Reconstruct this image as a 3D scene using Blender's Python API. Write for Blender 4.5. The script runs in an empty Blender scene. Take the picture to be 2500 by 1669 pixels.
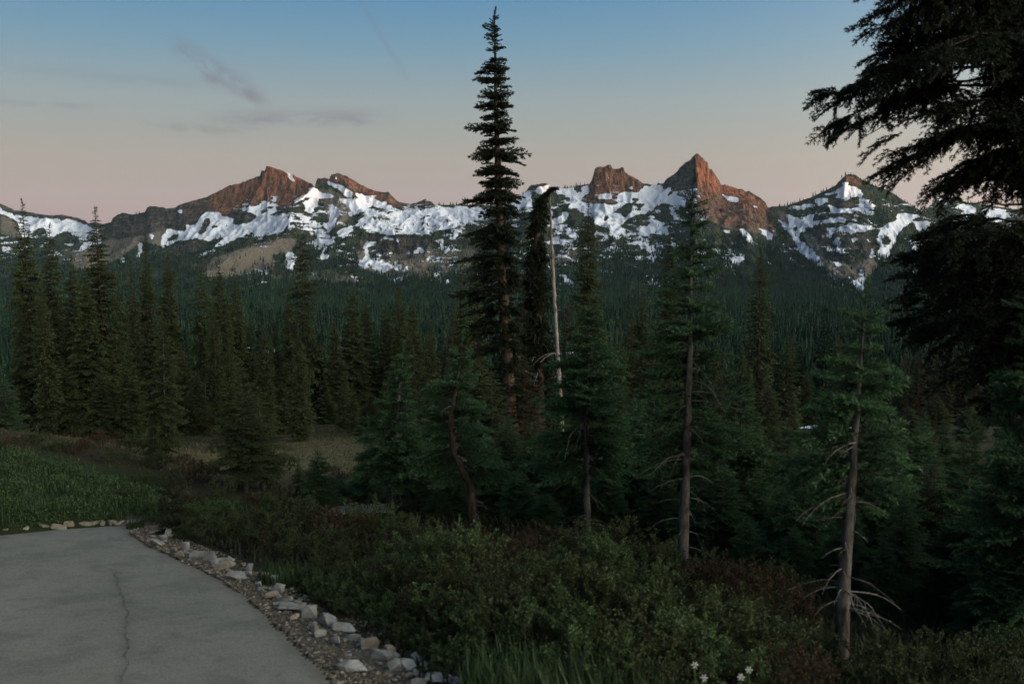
import bpy, bmesh, math, random
import numpy as np
from mathutils import Vector, Matrix
SC = bpy.context.scene
COL = SC.collection
PI = math.pi

# ------------------------------------------------------------------ camera
# picture coordinates used for laying the place out: a 2500 x 1669 frame
FPX, CX, CY, HOR = 2500 * 35.0 / 36.0, 1250.0, 834.5, 607.0
PITCH = math.atan((CY - HOR) / FPX)
EYE = 1.7
cam = bpy.data.cameras.new("camera")
cam.lens, cam.sensor_width = 35.0, 36.0
cam.clip_start, cam.clip_end = 0.1, 30000
camo = bpy.data.objects.new("camera", cam)
COL.objects.link(camo)
camo.location = (0, 0, EYE)
camo.rotation_euler = (PI / 2 - PITCH, 0, 0)
cam.dof.use_dof = True
cam.dof.focus_distance = 70.0
cam.dof.aperture_fstop = 3.5
SC.camera = camo

# ------------------------------------------------------------------ view
SC.render.engine = 'CYCLES'
SC.view_settings.view_transform = 'Standard'
SC.view_settings.look = 'None'
SC.view_settings.gamma = 1.0
SC.view_settings.exposure = 0.0
SC.cycles.max_bounces = 6
SC.cycles.diffuse_bounces = 3
SC.cycles.glossy_bounces = 2
SC.cycles.transmission_bounces = 2
SC.cycles.volume_bounces = 1
SC.cycles.caustics_reflective = False
SC.cycles.caustics_refractive = False
SC.cycles.use_denoising = True
SC.cycles.use_adaptive_sampling = True
SC.cycles.adaptive_threshold = 0.015

# ------------------------------------------------------------------ sun
SUN_AZ = math.radians(112)      # clockwise from the view direction (+Y)
SUN_EL = math.radians(1.7)
sd = Vector((math.sin(SUN_AZ) * math.cos(SUN_EL), math.cos(SUN_AZ) * math.cos(SUN_EL), math.sin(SUN_EL)))
sl = bpy.data.lights.new("sun", 'SUN')
sl.energy = 5.0
sl.angle = math.radians(0.6)
sl.color = (1.0, 0.38, 0.17)
slo = bpy.data.objects.new("sun", sl)
slo.rotation_euler = sd.to_track_quat('Z', 'Y').to_euler()
COL.objects.link(slo)

# ------------------------------------------------------------------ world
def lin(c):
    return tuple(((v / 255.0) / 12.92 if v / 255.0 <= 0.04045 else ((v / 255.0 + 0.055) / 1.055) ** 2.4) for v in c)

class NT:
    """tiny helper for writing node trees"""
    def __init__(s, tree):
        s.t = tree
        s.n = tree.nodes
        s.l = tree.links
    def put(s, sock, v):
        if isinstance(v, bpy.types.NodeSocket):
            s.l.new(v, sock)
        elif v is not None:
            if hasattr(sock.default_value, '__len__') and not hasattr(v, '__len__'):
                v = [v] * len(sock.default_value)
            if hasattr(sock.default_value, '__len__') and len(sock.default_value) == 4 and len(v) == 3:
                v = (*v, 1.0)
            sock.default_value = v
    def node(s, typ, ins=None, **props):
        n = s.n.new(typ)
        for k, v in props.items():
            setattr(n, k, v)
        for k, v in (ins or {}).items():
            s.put(n.inputs[k], v)
        return n
    def math(s, op, a, b=None, c=None, clamp=False):
        n = s.n.new('ShaderNodeMath')
        n.operation = op
        n.use_clamp = clamp
        s.put(n.inputs[0], a)
        if b is not None:
            s.put(n.inputs[1], b)
        if c is not None:
            s.put(n.inputs[2], c)
        return n.outputs[0]
    def ramp(s, fac, stops, interp='LINEAR'):
        n = s.n.new('ShaderNodeValToRGB')
        s.put(n.inputs[0], fac)
        cr = n.color_ramp
        cr.interpolation = interp
        while len(cr.elements) < len(stops):
            cr.elements.new(0.5)
        for e, (p, c) in zip(cr.elements, stops):
            e.position = p
            e.color = (*c, 1.0) if len(c) == 3 else c
        return n.outputs[0]
    def mix(s, fac, a, b, mode='MIX'):
        n = s.n.new('ShaderNodeMix')
        n.data_type = 'RGBA'
        n.blend_type = mode
        s.put(n.inputs[0], fac)
        s.put(n.inputs[6], a)
        s.put(n.inputs[7], b)
        return n.outputs[2]
    def noise(s, vec, scale, detail=4, rough=0.55, out=0, dist=0.0):
        n = s.n.new('ShaderNodeTexNoise')
        if vec is not None:
            s.l.new(vec, n.inputs['Vector'])
        n.inputs['Scale'].default_value = scale
        n.inputs['Detail'].default_value = detail
        n.inputs['Roughness'].default_value = rough
        n.inputs['Distortion'].default_value = dist
        return n.outputs[out]
    def attr(s, name):
        n = s.n.new('ShaderNodeAttribute')
        n.attribute_name = name
        return n.outputs['Fac']
    def pos(s, sx=1, sy=1, sz=1):
        g = s.n.new('ShaderNodeNewGeometry')
        m = s.n.new('ShaderNodeMapping')
        s.l.new(g.outputs['Position'], m.inputs['Vector'])
        m.inputs['Scale'].default_value = (sx, sy, sz)
        return m.outputs[0]
    def smooth(s, v, a, b):
        n = s.n.new('ShaderNodeMapRange')
        n.interpolation_type = 'SMOOTHSTEP'
        s.put(n.inputs[0], v)
        n.inputs[1].default_value = a
        n.inputs[2].default_value = b
        return n.outputs[0]

world = bpy.data.worlds.new("World")
SC.world = world
world.use_nodes = True
W = NT(world.node_tree)
W.n.clear()
wout = W.node('ShaderNodeOutputWorld')
sky = W.node('ShaderNodeTexSky', sky_type='NISHITA', sun_disc=False, sun_elevation=SUN_EL, sun_rotation=SUN_AZ,
             altitude=1700.0, air_density=1.0, dust_density=0.6, ozone_density=2.0)
SKY_STRENGTH = 0.12
tc = W.node('ShaderNodeTexCoord')
sep = W.node('ShaderNodeSeparateXYZ', {0: tc.outputs['Generated']})
X, Y, Z = sep.outputs[0], sep.outputs[1], sep.outputs[2]
elev = W.math('ARCSINE', Z)                                  # radians above the horizon
azim = W.math('ARCTAN2', X, Y)
# dusk gradient: rose band over the horizon, grey-lilac, then blue
grad = W.ramp(W.math('MULTIPLY', elev, 180 / PI / 40.0, clamp=True), [
    (0.00, lin((166, 140, 148))), (0.055, lin((173, 151, 148))), (0.125, lin((170, 162, 153))), (0.20, lin((153, 163, 164))),
    (0.275, lin((121, 154, 173))), (0.36, lin((88, 138, 176))), (0.60, lin((66, 104, 142))), (1.00, lin((50, 80, 116)))])
# the glow left in the west, behind and to the right of the viewer
cosd = W.math('ADD', W.math('MULTIPLY', X, math.sin(SUN_AZ)), W.math('MULTIPLY', Y, math.cos(SUN_AZ)))
west = W.math('POWER', W.math('MAXIMUM', W.math('MULTIPLY_ADD', cosd, 0.5, 0.5), 0.0), 6.5)
glow = W.mix(W.smooth(elev, 0.0, 0.9), (11.5, 9.6, 7.0), (5.0, 5.7, 5.2))
base = W.mix(1.0, grad, W.mix(1.0, glow, W.node('ShaderNodeCombineColor', {0: west, 1: west, 2: west}).outputs[0], 'MULTIPLY'), 'ADD')
# thin wisps of high cloud, each a soft stroke in the sky
def stroke(x0, y0, x1, y1, wid, amt, prev, seed):
    def ae(x, y):
        a, b = (x - CX) / FPX, -(y - CY) / FPX
        v = Vector((a, math.cos(PITCH) + b * math.sin(PITCH), -math.sin(PITCH) + b * math.cos(PITCH))).normalized()
        return math.atan2(v.x, v.y), math.asin(v.z)
    (a0, e0), (a1, e1) = ae(x0, y0), ae(x1, y1)
    L = math.hypot(a1 - a0, e1 - e0)
    ca, ce = (a1 - a0) / L, (e1 - e0) / L
    du, dv = W.math('SUBTRACT', azim, a0), W.math('SUBTRACT', elev, e0)
    u = W.math('DIVIDE', W.math('ADD', W.math('MULTIPLY', du, ca), W.math('MULTIPLY', dv, ce)), L)
    v = W.math('ADD', W.math('MULTIPLY', du, -ce), W.math('MULTIPLY', dv, ca))
    cv = W.node('ShaderNodeCombineXYZ', {0: W.math('MULTIPLY', u, 2.2), 1: W.math('MULTIPLY', v, 38.0), 2: float(seed)}).outputs[0]
    n = W.noise(cv, 1.6, 5, 0.6)
    wob = W.math('MULTIPLY', W.math('SUBTRACT', n, 0.5), wid * 2.6)
    vv = W.math('DIVIDE', W.math('ADD', v, wob), wid)
    g = W.math('EXPONENT', W.math('MULTIPLY', W.math('MULTIPLY', vv, vv), -1.0))
    ends = W.math('MULTIPLY', W.smooth(u, -0.05, 0.3), W.math('SUBTRACT', 1.0, W.smooth(u, 0.75, 1.08)))
    m = W.math('MULTIPLY', W.math('MULTIPLY', g, ends), W.math('MULTIPLY', W.smooth(n, 0.25, 0.6), amt))
    return W.mix(m, prev, lin((118, 112, 124)))
base = stroke(395, 85, 655, 255, 0.0085, 0.55, base, 1)
base = stroke(470, 175, 660, 252, 0.004, 0.25, base, 5)
base = stroke(480, 290, 960, 285, 0.0075, 0.45, base, 2)
base = stroke(340, 300, 600, 325, 0.004, 0.30, base, 3)
base = stroke(860, -30, 1010, 215, 0.003, 0.16, base, 4)
base = stroke(-60, 245, 260, 262, 0.003, 0.25, base, 6)
base = stroke(-40, 160, 560, 210, 0.006, 0.14, base, 7)
b1 = W.node('ShaderNodeBackground', {0: sky.outputs[0], 1: SKY_STRENGTH * 0.08})
b2 = W.node('ShaderNodeBackground', {0: base, 1: 1.0})
add = W.node('ShaderNodeAddShader', {0: b1.outputs[0], 1: b2.outputs[0]})
W.l.new(add.outputs[0], wout.inputs[0])

# ------------------------------------------------------------------ helpers
def tag(o, label=None, cat=None, group=None, kind=None):
    if label: o["label"] = label
    if cat: o["category"] = cat
    if group: o["group"] = group
    if kind: o["kind"] = kind
    return o

def mesh_np(name, V, F, mats=(), attrs=None, midx=None, smooth=False, uv=None):
    """V (n,3), F (m,3) or (m,4) arrays -> mesh"""
    V = np.asarray(V, np.float32); F = np.asarray(F, np.int32)
    me = bpy.data.meshes.new(name)
    k = F.shape[1]
    me.vertices.add(len(V)); me.vertices.foreach_set('co', V.ravel())
    me.loops.add(F.size); me.loops.foreach_set('vertex_index', F.ravel())
    me.polygons.add(len(F))
    me.polygons.foreach_set('loop_start', np.arange(0, F.size, k, dtype=np.int32))
    me.polygons.foreach_set('loop_total', np.full(len(F), k, np.int32))
    if midx is not None:
        me.polygons.foreach_set('material_index', np.asarray(midx, np.int32))
    me.update(calc_edges=True)
    me.polygons.foreach_set('use_smooth', np.full(len(F), bool(smooth)))
    for an, av in (attrs or {}).items():
        a = me.attributes.new(an, 'FLOAT', 'POINT')
        a.data.foreach_set('value', np.asarray(av, np.float32))
    for m in mats:
        me.materials.append(m)
    return me

def link(name, me, parent=None, loc=None):
    o = bpy.data.objects.new(name, me)
    COL.objects.link(o)
    if parent is not None: o.parent = parent
    if loc is not None: o.location = loc
    return o

def empty(name, loc, label, cat, group=None):
    o = bpy.data.objects.new(name, None)
    COL.objects.link(o)
    o.location = loc
    o.empty_display_size = 0.3
    return tag(o, label, cat, group)

def pt(x, y, d):
    """point of the place seen at frame position (x, y), d metres ahead"""
    a, b = (x - CX) / FPX, -(y - CY) / FPX
    F = np.array([0, math.cos(PITCH), -math.sin(PITCH)]); U = np.array([0, math.sin(PITCH), math.cos(PITCH)])
    v = F + b * U + np.array([a, 0, 0])
    return np.array([0, 0, EYE]) + v * (d / v[1])

def proj(P):
    P = np.asarray(P, float)
    z = P[..., 2] - EYE
    f = P[..., 1] * math.cos(PITCH) - z * math.sin(PITCH)
    u = P[..., 1] * math.sin(PITCH) + z * math.cos(PITCH)
    return CX + FPX * P[..., 0] / f, CY - FPX * u / f

def perlin(x, y, seed=0):
    x = np.asarray(x, float); y = np.asarray(y, float)
    xi = np.floor(x).astype(np.int64); yi = np.floor(y).astype(np.int64)
    xf, yf = x - xi, y - yi
    def g(ix, iy):
        h = (ix * 374761393 + iy * 668265263 + seed * 982451653) & 0xFFFFFFFF
        h = ((h ^ (h >> 13)) * 1274126177) & 0xFFFFFFFF
        h = (h ^ (h >> 16)) & 0xFFFF
        a = h * (2 * PI / 65536.0)
        return np.cos(a), np.sin(a)
    def dot(ix, iy, dx, dy):
        gx, gy = g(ix, iy)
        return gx * dx + gy * dy
    u = xf * xf * xf * (xf * (xf * 6 - 15) + 10); v = yf * yf * yf * (yf * (yf * 6 - 15) + 10)
    n00 = dot(xi, yi, xf, yf); n10 = dot(xi + 1, yi, xf - 1, yf)
    n01 = dot(xi, yi + 1, xf, yf - 1); n11 = dot(xi + 1, yi + 1, xf - 1, yf - 1)
    return ((n00 * (1 - u) + n10 * u) * (1 - v) + (n01 * (1 - u) + n11 * u) * v) * 1.5

def fbm(x, y, octs=4, seed=0, gain=0.5, ridged=False):
    s = 0; a = 1.0; t = 0
    for i in range(octs):
        n = perlin(x * 2 ** i, y * 2 ** i, seed + i * 17)
        s = s + a * ((1 - 2 * np.abs(n)) if ridged else n)
        t += a; a *= gain
    return s / t

def sstep(x, a, b):
    t = np.clip((x - a) / (b - a), 0, 1)
    return t * t * (3 - 2 * t)

def new_mat(name):
    m = bpy.data.materials.new(name)
    m.use_nodes = True
    N = NT(m.node_tree)
    N.n.clear()
    out = N.node('ShaderNodeOutputMaterial')
    return m, N, out

def principled(N, out, color, rough=0.85, spec=0.2, normal=None):
    p = N.node('ShaderNodeBsdfPrincipled', {'Base Color': color, 'Roughness': rough})
    p.inputs['Specular IOR Level'].default_value = spec
    if normal is not None: N.l.new(normal, p.inputs['Normal'])
    N.l.new(p.outputs[0], out.inputs[0])
    return p

def bump(N, h, strength, dist):
    return N.node('ShaderNodeBump', {'Strength': strength, 'Distance': dist, 'Height': h}).outputs[0]
# ------------------------------------------------------------------ the lie of the land
_PY = np.array([-400, -60, 0, 12, 30, 45, 80, 150, 300, 600, 1000, 2000, 2700, 9000.])
_PZ = np.array([18, 6, 0, -1.56, -3.95, -6.0, -13.0, -27.0, -54.0, -76.0, -88.0, -103.0, -104.0, -104.0])
def ground(x, y):
    x = np.asarray(x, float); y = np.asarray(y, float)
    z = np.interp(y, _PY, _PZ)
    near = np.exp(-np.maximum(y, 0) / 60.0)
    z = z - 0.20 * (0.5 * (x - 0.3) + 0.5 * np.sqrt((x - 0.3) ** 2 + 0.8)) * np.exp(-np.maximum(x, 0) / 14.0) * near * sstep(y, -1, 5)
    # grassy bank beyond the bend of the path, rising to the left
    bank = sstep(y, 9.9, 14.5) * (1 - sstep(y, 17.5, 23))
    z = z + bank * 0.20 * np.maximum(-x - 4.4, 0) * np.exp(-np.maximum(-x - 4.4, 0) / 22.0)
    lip = sstep(y - bank_line(x), 0.0, 0.5) * sstep(-x, 3.4, 4.4) * (1 - sstep(y, 14, 18))
    z = z + lip * 0.16
    # the slope stands higher to the far left, where the big firs grow
    z = z + 2.2 * sstep(-x, 8, 32) * sstep(y, 26, 60) * (1 - sstep(y, 90, 200))
    far = sstep(y, 14, 60)
    z = z + far * 0.35 * fbm(x / 9.0, y / 9.0, 3, 5) + sstep(y, 90, 400) * 9.0 * fbm(x / 160.0, y / 160.0, 3, 8)
    return z

def path_z(y):
    return np.interp(y, _PY, _PZ)

def on_plane(x, y):
    """point of the path's plane seen at frame position (x, y)"""
    a = pt(x, y, 1.0) - np.array([0, 0, EYE])
    d = -EYE / (a[2] + 0.13)
    return a[0] * d, d

V2S = 2500 / 2349.0
edge_px = [(322, 1203), (300, 1221), (345, 1251), (410, 1277), (500, 1321), (566, 1366), (632, 1424), (694, 1484), (750, 1542), (786, 1585), (850, 1680), (930, 1850)]
EDGE = np.array([on_plane(x * V2S, y * V2S) for x, y in edge_px])          # right-hand edge of the path
far_px = [(322, 1203), (250, 1203), (130, 1211), (0, 1224)]
FAR = np.array([on_plane(x * V2S, y * V2S) for x, y in far_px])            # far edge, below the bank
def bank_line(x):
    xs = FAR[::-1, 0]; ys = FAR[::-1, 1]
    return np.interp(x, xs, ys)

def seg_dist(px, py, poly):
    """distance to a polyline, and the value of its third and later columns at the nearest point"""
    best = np.full(px.shape, 1e9); vals = [np.zeros(px.shape) for _ in range(poly.shape[1] - 2)]
    for i in range(len(poly) - 1):
        a, b = poly[i], poly[i + 1]
        d = b[:2] - a[:2]
        t = np.clip(((px - a[0]) * d[0] + (py - a[1]) * d[1]) / max(d @ d, 1e-9), 0, 1)
        dist = np.hypot(px - a[0] - t * d[0], py - a[1] - t * d[1])
        m = dist < best
        best = np.where(m, dist, best)
        for k in range(len(vals)):
            vals[k] = np.where(m, a[2 + k] + t * (b[2 + k] - a[2 + k]), vals[k])
    return best, vals

def inside(px, py, poly):
    r = np.zeros(px.shape, bool)
    n = len(poly)
    for i in range(n):
        x0, y0 = poly[i]; x1, y1 = poly[(i + 1) % n]
        if y0 == y1: continue
        c = ((y0 > py) != (y1 > py)) & (px < (x1 - x0) * (py - y0) / (y1 - y0) + x0)
        r ^= c
    return r

# path outline in plan: right edge, far edge, on to the left, and back past the viewer
PATH = np.array([tuple(p) for p in EDGE[::-1]] + [tuple(p) for p in FAR[1:]] +
                [(-7.5, FAR[-1, 1] + 0.15), (-13.0, FAR[-1, 1] - 0.1), (-13.0, 7.2), (-6.5, 7.4), (-4.4, 6.6), (-3.35, 5.0), (-3.0, 3.0), (-2.6, 0.0), (-2.4, -6.0), (1.2, -6.0), (0.9, 0.0)])

# ---- ground sheet
def grid_faces(nr, nc):
    i = np.arange(nr - 1)[:, None] * nc + np.arange(nc - 1)[None, :]
    return np.stack([i, i + 1, i + nc + 1, i + nc], -1).reshape(-1, 4)

ang = np.concatenate([np.linspace(-PI, -0.62, 60)[:-1], np.linspace(-0.62, 0.62, 640), np.linspace(0.62, PI, 60)[1:]])
rad = np.concatenate([[0.05], np.geomspace(0.6, 2800, 330)])
A, R = np.meshgrid(ang, rad)
gx, gy = R * np.sin(A), R * np.cos(A)
gz = ground(gx, gy) + 0.025 * fbm(gx * 1.7, gy * 1.7, 3, 2) * sstep(R, 0.5, 3)
ed, _ = seg_dist(gx, gy, EDGE)
inp = inside(gx, gy, PATH)
gz = np.where(inp & (R < 30), path_z(gy) - 0.05, gz)
verge = np.where(R < 30, np.exp(-(ed / (0.30 + 0.28 * sstep(-gy, -7.5, -5.0))) ** 2), 0.0)
dry = np.zeros(gx.shape)
sx, sy = proj(np.stack([gx, np.maximum(gy, 0.3), gz], -1))
dry = sstep(gy, 15, 19) * (1 - sstep(gy, 26, 34)) * np.exp(-((gx + 4.6) / 3.4) ** 2) + 0.45 * sstep(gy, 20, 24) * (1 - sstep(gy, 29, 36)) * np.exp(-((gx + 11.5) / 2.0) ** 2)
green = sstep(gy, 9.8, 10.8) * (1 - sstep(gy - 0.6 * np.maximum(-gx - 4.4, 0), 12.6, 13.8)) * sstep(-gx, 2.5, 4.0)

gm, N, out = new_mat("heath_soil")
p1 = N.pos()
n1 = N.noise(p1, 0.55, 5); n2 = N.noise(p1, 7.0, 4); n3 = N.noise(p1, 45.0, 3)
c = N.ramp(n1, [(0.35, (0.018, 0.015, 0.009)), (0.55, (0.024, 0.024, 0.011)), (0.72, (0.034, 0.023, 0.013))])
c = N.mix(N.math('MULTIPLY', N.attr('dry'), N.smooth(n2, 0.25, 0.7)), c, (0.105, 0.095, 0.050))
c = N.mix(N.attr('green'), c, (0.018, 0.026, 0.010))
gr = N.ramp(n3, [(0.3, (0.040, 0.033, 0.026)), (0.5, (0.085, 0.074, 0.060)), (0.7, (0.15, 0.135, 0.115))])
c = N.mix(N.smooth(N.attr('verge'), 0.25, 0.6), c, gr)
principled(N, out, c, 0.95, 0.1, bump(N, N.math('ADD', n2, N.math('MULTIPLY', n3, 0.4)), 0.8, 0.04))
ground_o = link("ground", mesh_np("ground", np.stack([gx, gy, gz], -1).reshape(-1, 3), grid_faces(*gx.shape), [gm],
     {'verge': verge.ravel(), 'dry': dry.ravel(), 'green': green.ravel()}, smooth=True))
tag(ground_o, kind="structure")

# ---- paved path
hx = np.linspace(-13, 1.3, 420); hy = np.linspace(-6, 12, 560)
HX, HY = np.meshgrid(hx, hy)
wob = 0.035 * fbm(HX * 2.2, HY * 2.2, 3, 44)
ins = inside(HX + wob, HY + wob, PATH)
fc = grid_faces(*HX.shape)
keep = ins.ravel()[fc].all(axis=1)
fc = fc[keep]
used = np.unique(fc)
remap = -np.ones(HX.size, int); remap[used] = np.arange(len(used))
ed2, _ = seg_dist(HX, HY, PATH)
hz = path_z(HY) - 0.012 * np.exp(-(ed2 / 0.12) ** 2) + 0.01 * fbm(HX / 1.3, HY / 1.3, 2, 91)
crack_px = [(262, 1305), (270, 1340), (284, 1372), (292, 1410), (288, 1440), (296, 1475), (288, 1510), (278, 1575), (270, 1700)]
CR = np.array([on_plane(x * V2S, y * V2S) for x, y in crack_px])
cd, _ = seg_dist(HX + 0.03 * fbm(HX * 5, HY * 5, 3, 3), HY, CR)
crack = 0.35 * np.exp(-(cd / 0.05) ** 2) * sstep(fbm(HX * 2, HY * 2, 2, 6), -0.5, 0.1)
crack2_px = [(262, 1305), (225, 1296), (190, 1290)]
CR2 = np.array([on_plane(x * V2S, y * V2S) for x, y in crack2_px])
cd2, _ = seg_dist(HX + 0.03 * fbm(HX * 5, HY * 5, 3, 3), HY, CR2)
crack = np.maximum(crack, 0.4 * np.exp(-(cd2 / 0.02) ** 2))
pm, N, out = new_mat("worn_asphalt")
p1 = N.pos()
n1 = N.noise(p1, 0.8, 5); n2 = N.noise(p1, 260.0, 2, 0.7); n3 = N.noise(p1, 14.0, 4)
c = N.ramp(n1, [(0.3, (0.188, 0.188, 0.150)), (0.55, (0.226, 0.222, 0.186)), (0.75, (0.250, 0.248, 0.202))])
c = N.mix(N.smooth(n2, 0.35, 0.68), N.mix(0.55, c, (0.05, 0.05, 0.05)), N.mix(0.25, c, (0.34, 0.33, 0.31)))
c = N.mix(N.math('MULTIPLY', N.smooth(n3, 0.45, 0.75), 0.35), c, (0.10, 0.098, 0.085))
n4 = N.noise(p1, 2.2, 6, 0.7)
c = N.mix(N.math('MULTIPLY', N.smooth(n4, 0.45, 0.62), 0.5), c, (0.085, 0.088, 0.075))
n5 = N.noise(p1, 75.0, 3, 0.7)
c = N.mix(N.smooth(n5, 0.35, 0.7), N.mix(0.28, c, (0.04, 0.04, 0.04)), N.mix(0.12, c, (0.42, 0.41, 0.38)))
c = N.mix(N.math('MULTIPLY', N.attr('crack'), 0.55), c, (0.035, 0.037, 0.035))
c = N.mix(N.math('MULTIPLY', N.attr('rim'), 0.6), c, (0.12, 0.10, 0.075))
principled(N, out, c, 0.9, 0.2, bump(N, N.math('ADD', n2, n3), 0.5, 0.004))
path_o = link("path", mesh_np("path", np.stack([HX, HY, hz], -1).reshape(-1, 3)[used], remap[fc], [pm],
     {'crack': crack.ravel()[used], 'rim': np.exp(-(ed2 / 0.10) ** 2).ravel()[used]}, smooth=True))
tag(path_o, kind="structure")

# crack ribbons lying in the asphalt
def ribbon(name, pts, w, mat, seed):
    r = np.random.default_rng(seed)
    L = np.concatenate([[0], np.cumsum(np.hypot(*np.diff(pts, axis=0).T))]); t = np.linspace(0, L[-1], int(L[-1] / 0.02))
    c = np.stack([np.interp(t, L, pts[:, 0]), np.interp(t, L, pts[:, 1])], 1)
    c[:, 0] += 0.05 * fbm(t * 3, t * 0 + seed, 4, seed); c[:, 1] += 0.03 * fbm(t * 3, t * 0 + 9, 3, seed)
    ww = w * (0.25 + np.abs(fbm(t * 6, t * 0, 3, seed + 3)) * 2.2)
    z = path_z(c[:, 1]) + 0.006 + 0.01 * fbm(c[:, 0] / 1.3, c[:, 1] / 1.3, 2, 91)
    V = np.concatenate([np.column_stack([c[:, 0] - ww, c[:, 1], z]), np.column_stack([c[:, 0] + ww, c[:, 1], z])])
    n = len(t); i = np.arange(n - 1)
    return link(name, mesh_np(name, V, np.stack([i, i + n, i + n + 1, i + 1], 1), [mat]))
cm_, N, out = new_mat("crack_dark")
principled(N, out, (0.085, 0.086, 0.074), 0.95, 0.05)
for i_, (pp_, w_) in enumerate(((CR, 0.0042), (CR2, 0.002))):
    o = ribbon("path_crack", pp_, w_, cm_, 40 + i_); o.parent = path_o

# ------------------------------------------------------------------ mountains
def za(k, x, y):
    ox, oy, s = {'A': (0, 350, 2.7635), 'B': (700, 350, 2.7635), 'C': (1300, 350, 3.915), 'D': (1750, 350, 3.132)}[k]
    return x / s + ox, y / s + oy
def poly(k, *pts):
    return [za(k, *p) for p in pts]

SKYL = [(-700, 470), (-420, 520), (-200, 505), (-90, 470), (0, 494), (22, 504), (40, 513), (72, 517), (105, 523), (130, 526), (156, 524), (188, 531), (210, 538), (217, 545), (235, 542), (253, 547),
 (275, 542), (277, 533), (290, 524), (304, 519), (326, 524), (347, 520), (358, 518), (362, 506), (369, 503), (402, 506), (409, 509), (431, 507), (441, 500), (470, 491), (507, 481), (521, 475), (543, 464), (564, 453), (593, 446),
 (622, 435), (639, 428), (642, 418), (651, 417), (654, 406), (662, 408), (673, 411.5), (695, 417), (720, 428), (745, 440), (765, 449.5), (771, 457), (774, 446), (778, 437), (796, 434), (805, 437), (812, 428), (827, 423), (845, 428), (863, 439), (888, 453),
 (917, 466), (935, 469), (950, 469), (964, 484), (975, 493), (1000, 498), (1018, 495), (1040, 485), (1055, 493), (1062, 500), (1116, 500), (1163, 500), (1207, 502), (1236, 497), (1279, 473), (1290, 458.5), (1297, 451), (1315, 449.5), (1330, 446), (1344, 455),
 (1369, 458.5), (1387, 458), (1409, 453), (1438, 449.6), (1444, 439), (1448, 424), (1451, 411), (1463, 407), (1479, 405), (1490, 403), (1495, 412.6), (1504, 410), (1521, 409), (1523.5, 421.5), (1535, 427), (1553, 437), (1566, 447), (1581, 449.6), (1601, 452),
 (1604, 446), (1609, 448), (1617, 448), (1624, 438), (1640, 426.6), (1650, 420), (1660, 405), (1668, 396), (1683, 389.6), (1689.5, 382), (1696, 375.5), (1703.6, 380.6), (1716, 391), (1725, 396), (1725.5, 410), (1734, 415), (1744, 429), (1755, 444.5), (1756, 451),
 (1767, 451), (1785, 456), (1800.6, 462), (1807, 460), (1816, 467.5), (1826, 466), (1839, 475), (1854, 483), (1867, 495.6), (1872, 508), (1882, 504), (1916, 502), (1941.6, 494), (1973.5, 482.5), (1999, 471), (2015, 463), (2031, 460), (2044, 442.6), (2060, 428), (2066, 425),
 (2082, 428), (2101, 438), (2120, 449), (2149, 460), (2175, 471), (2197, 486), (2222.5, 503), (2245, 517.6), (2261, 506.5), (2280, 487), (2293, 481), (2325, 480), (2341, 487), (2357, 494), (2389, 497), (2420.5, 503), (2468, 510), (2500, 513), (2700, 490), (2950, 520), (3200, 500)]
_RD = [(-700, 5200), (190, 5100), (330, 4350), (640, 4300), (760, 4200), (1040, 4050), (1300, 3900), (1530, 3900), (1612, 3930), (1697, 3780), (1780, 3770), (1880, 3720), (2245, 3750), (2290, 3950), (3200, 4200)]
def rsky(x):
    return np.interp(x, [p[0] for p in _RD], [p[1] for p in _RD])
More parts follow.
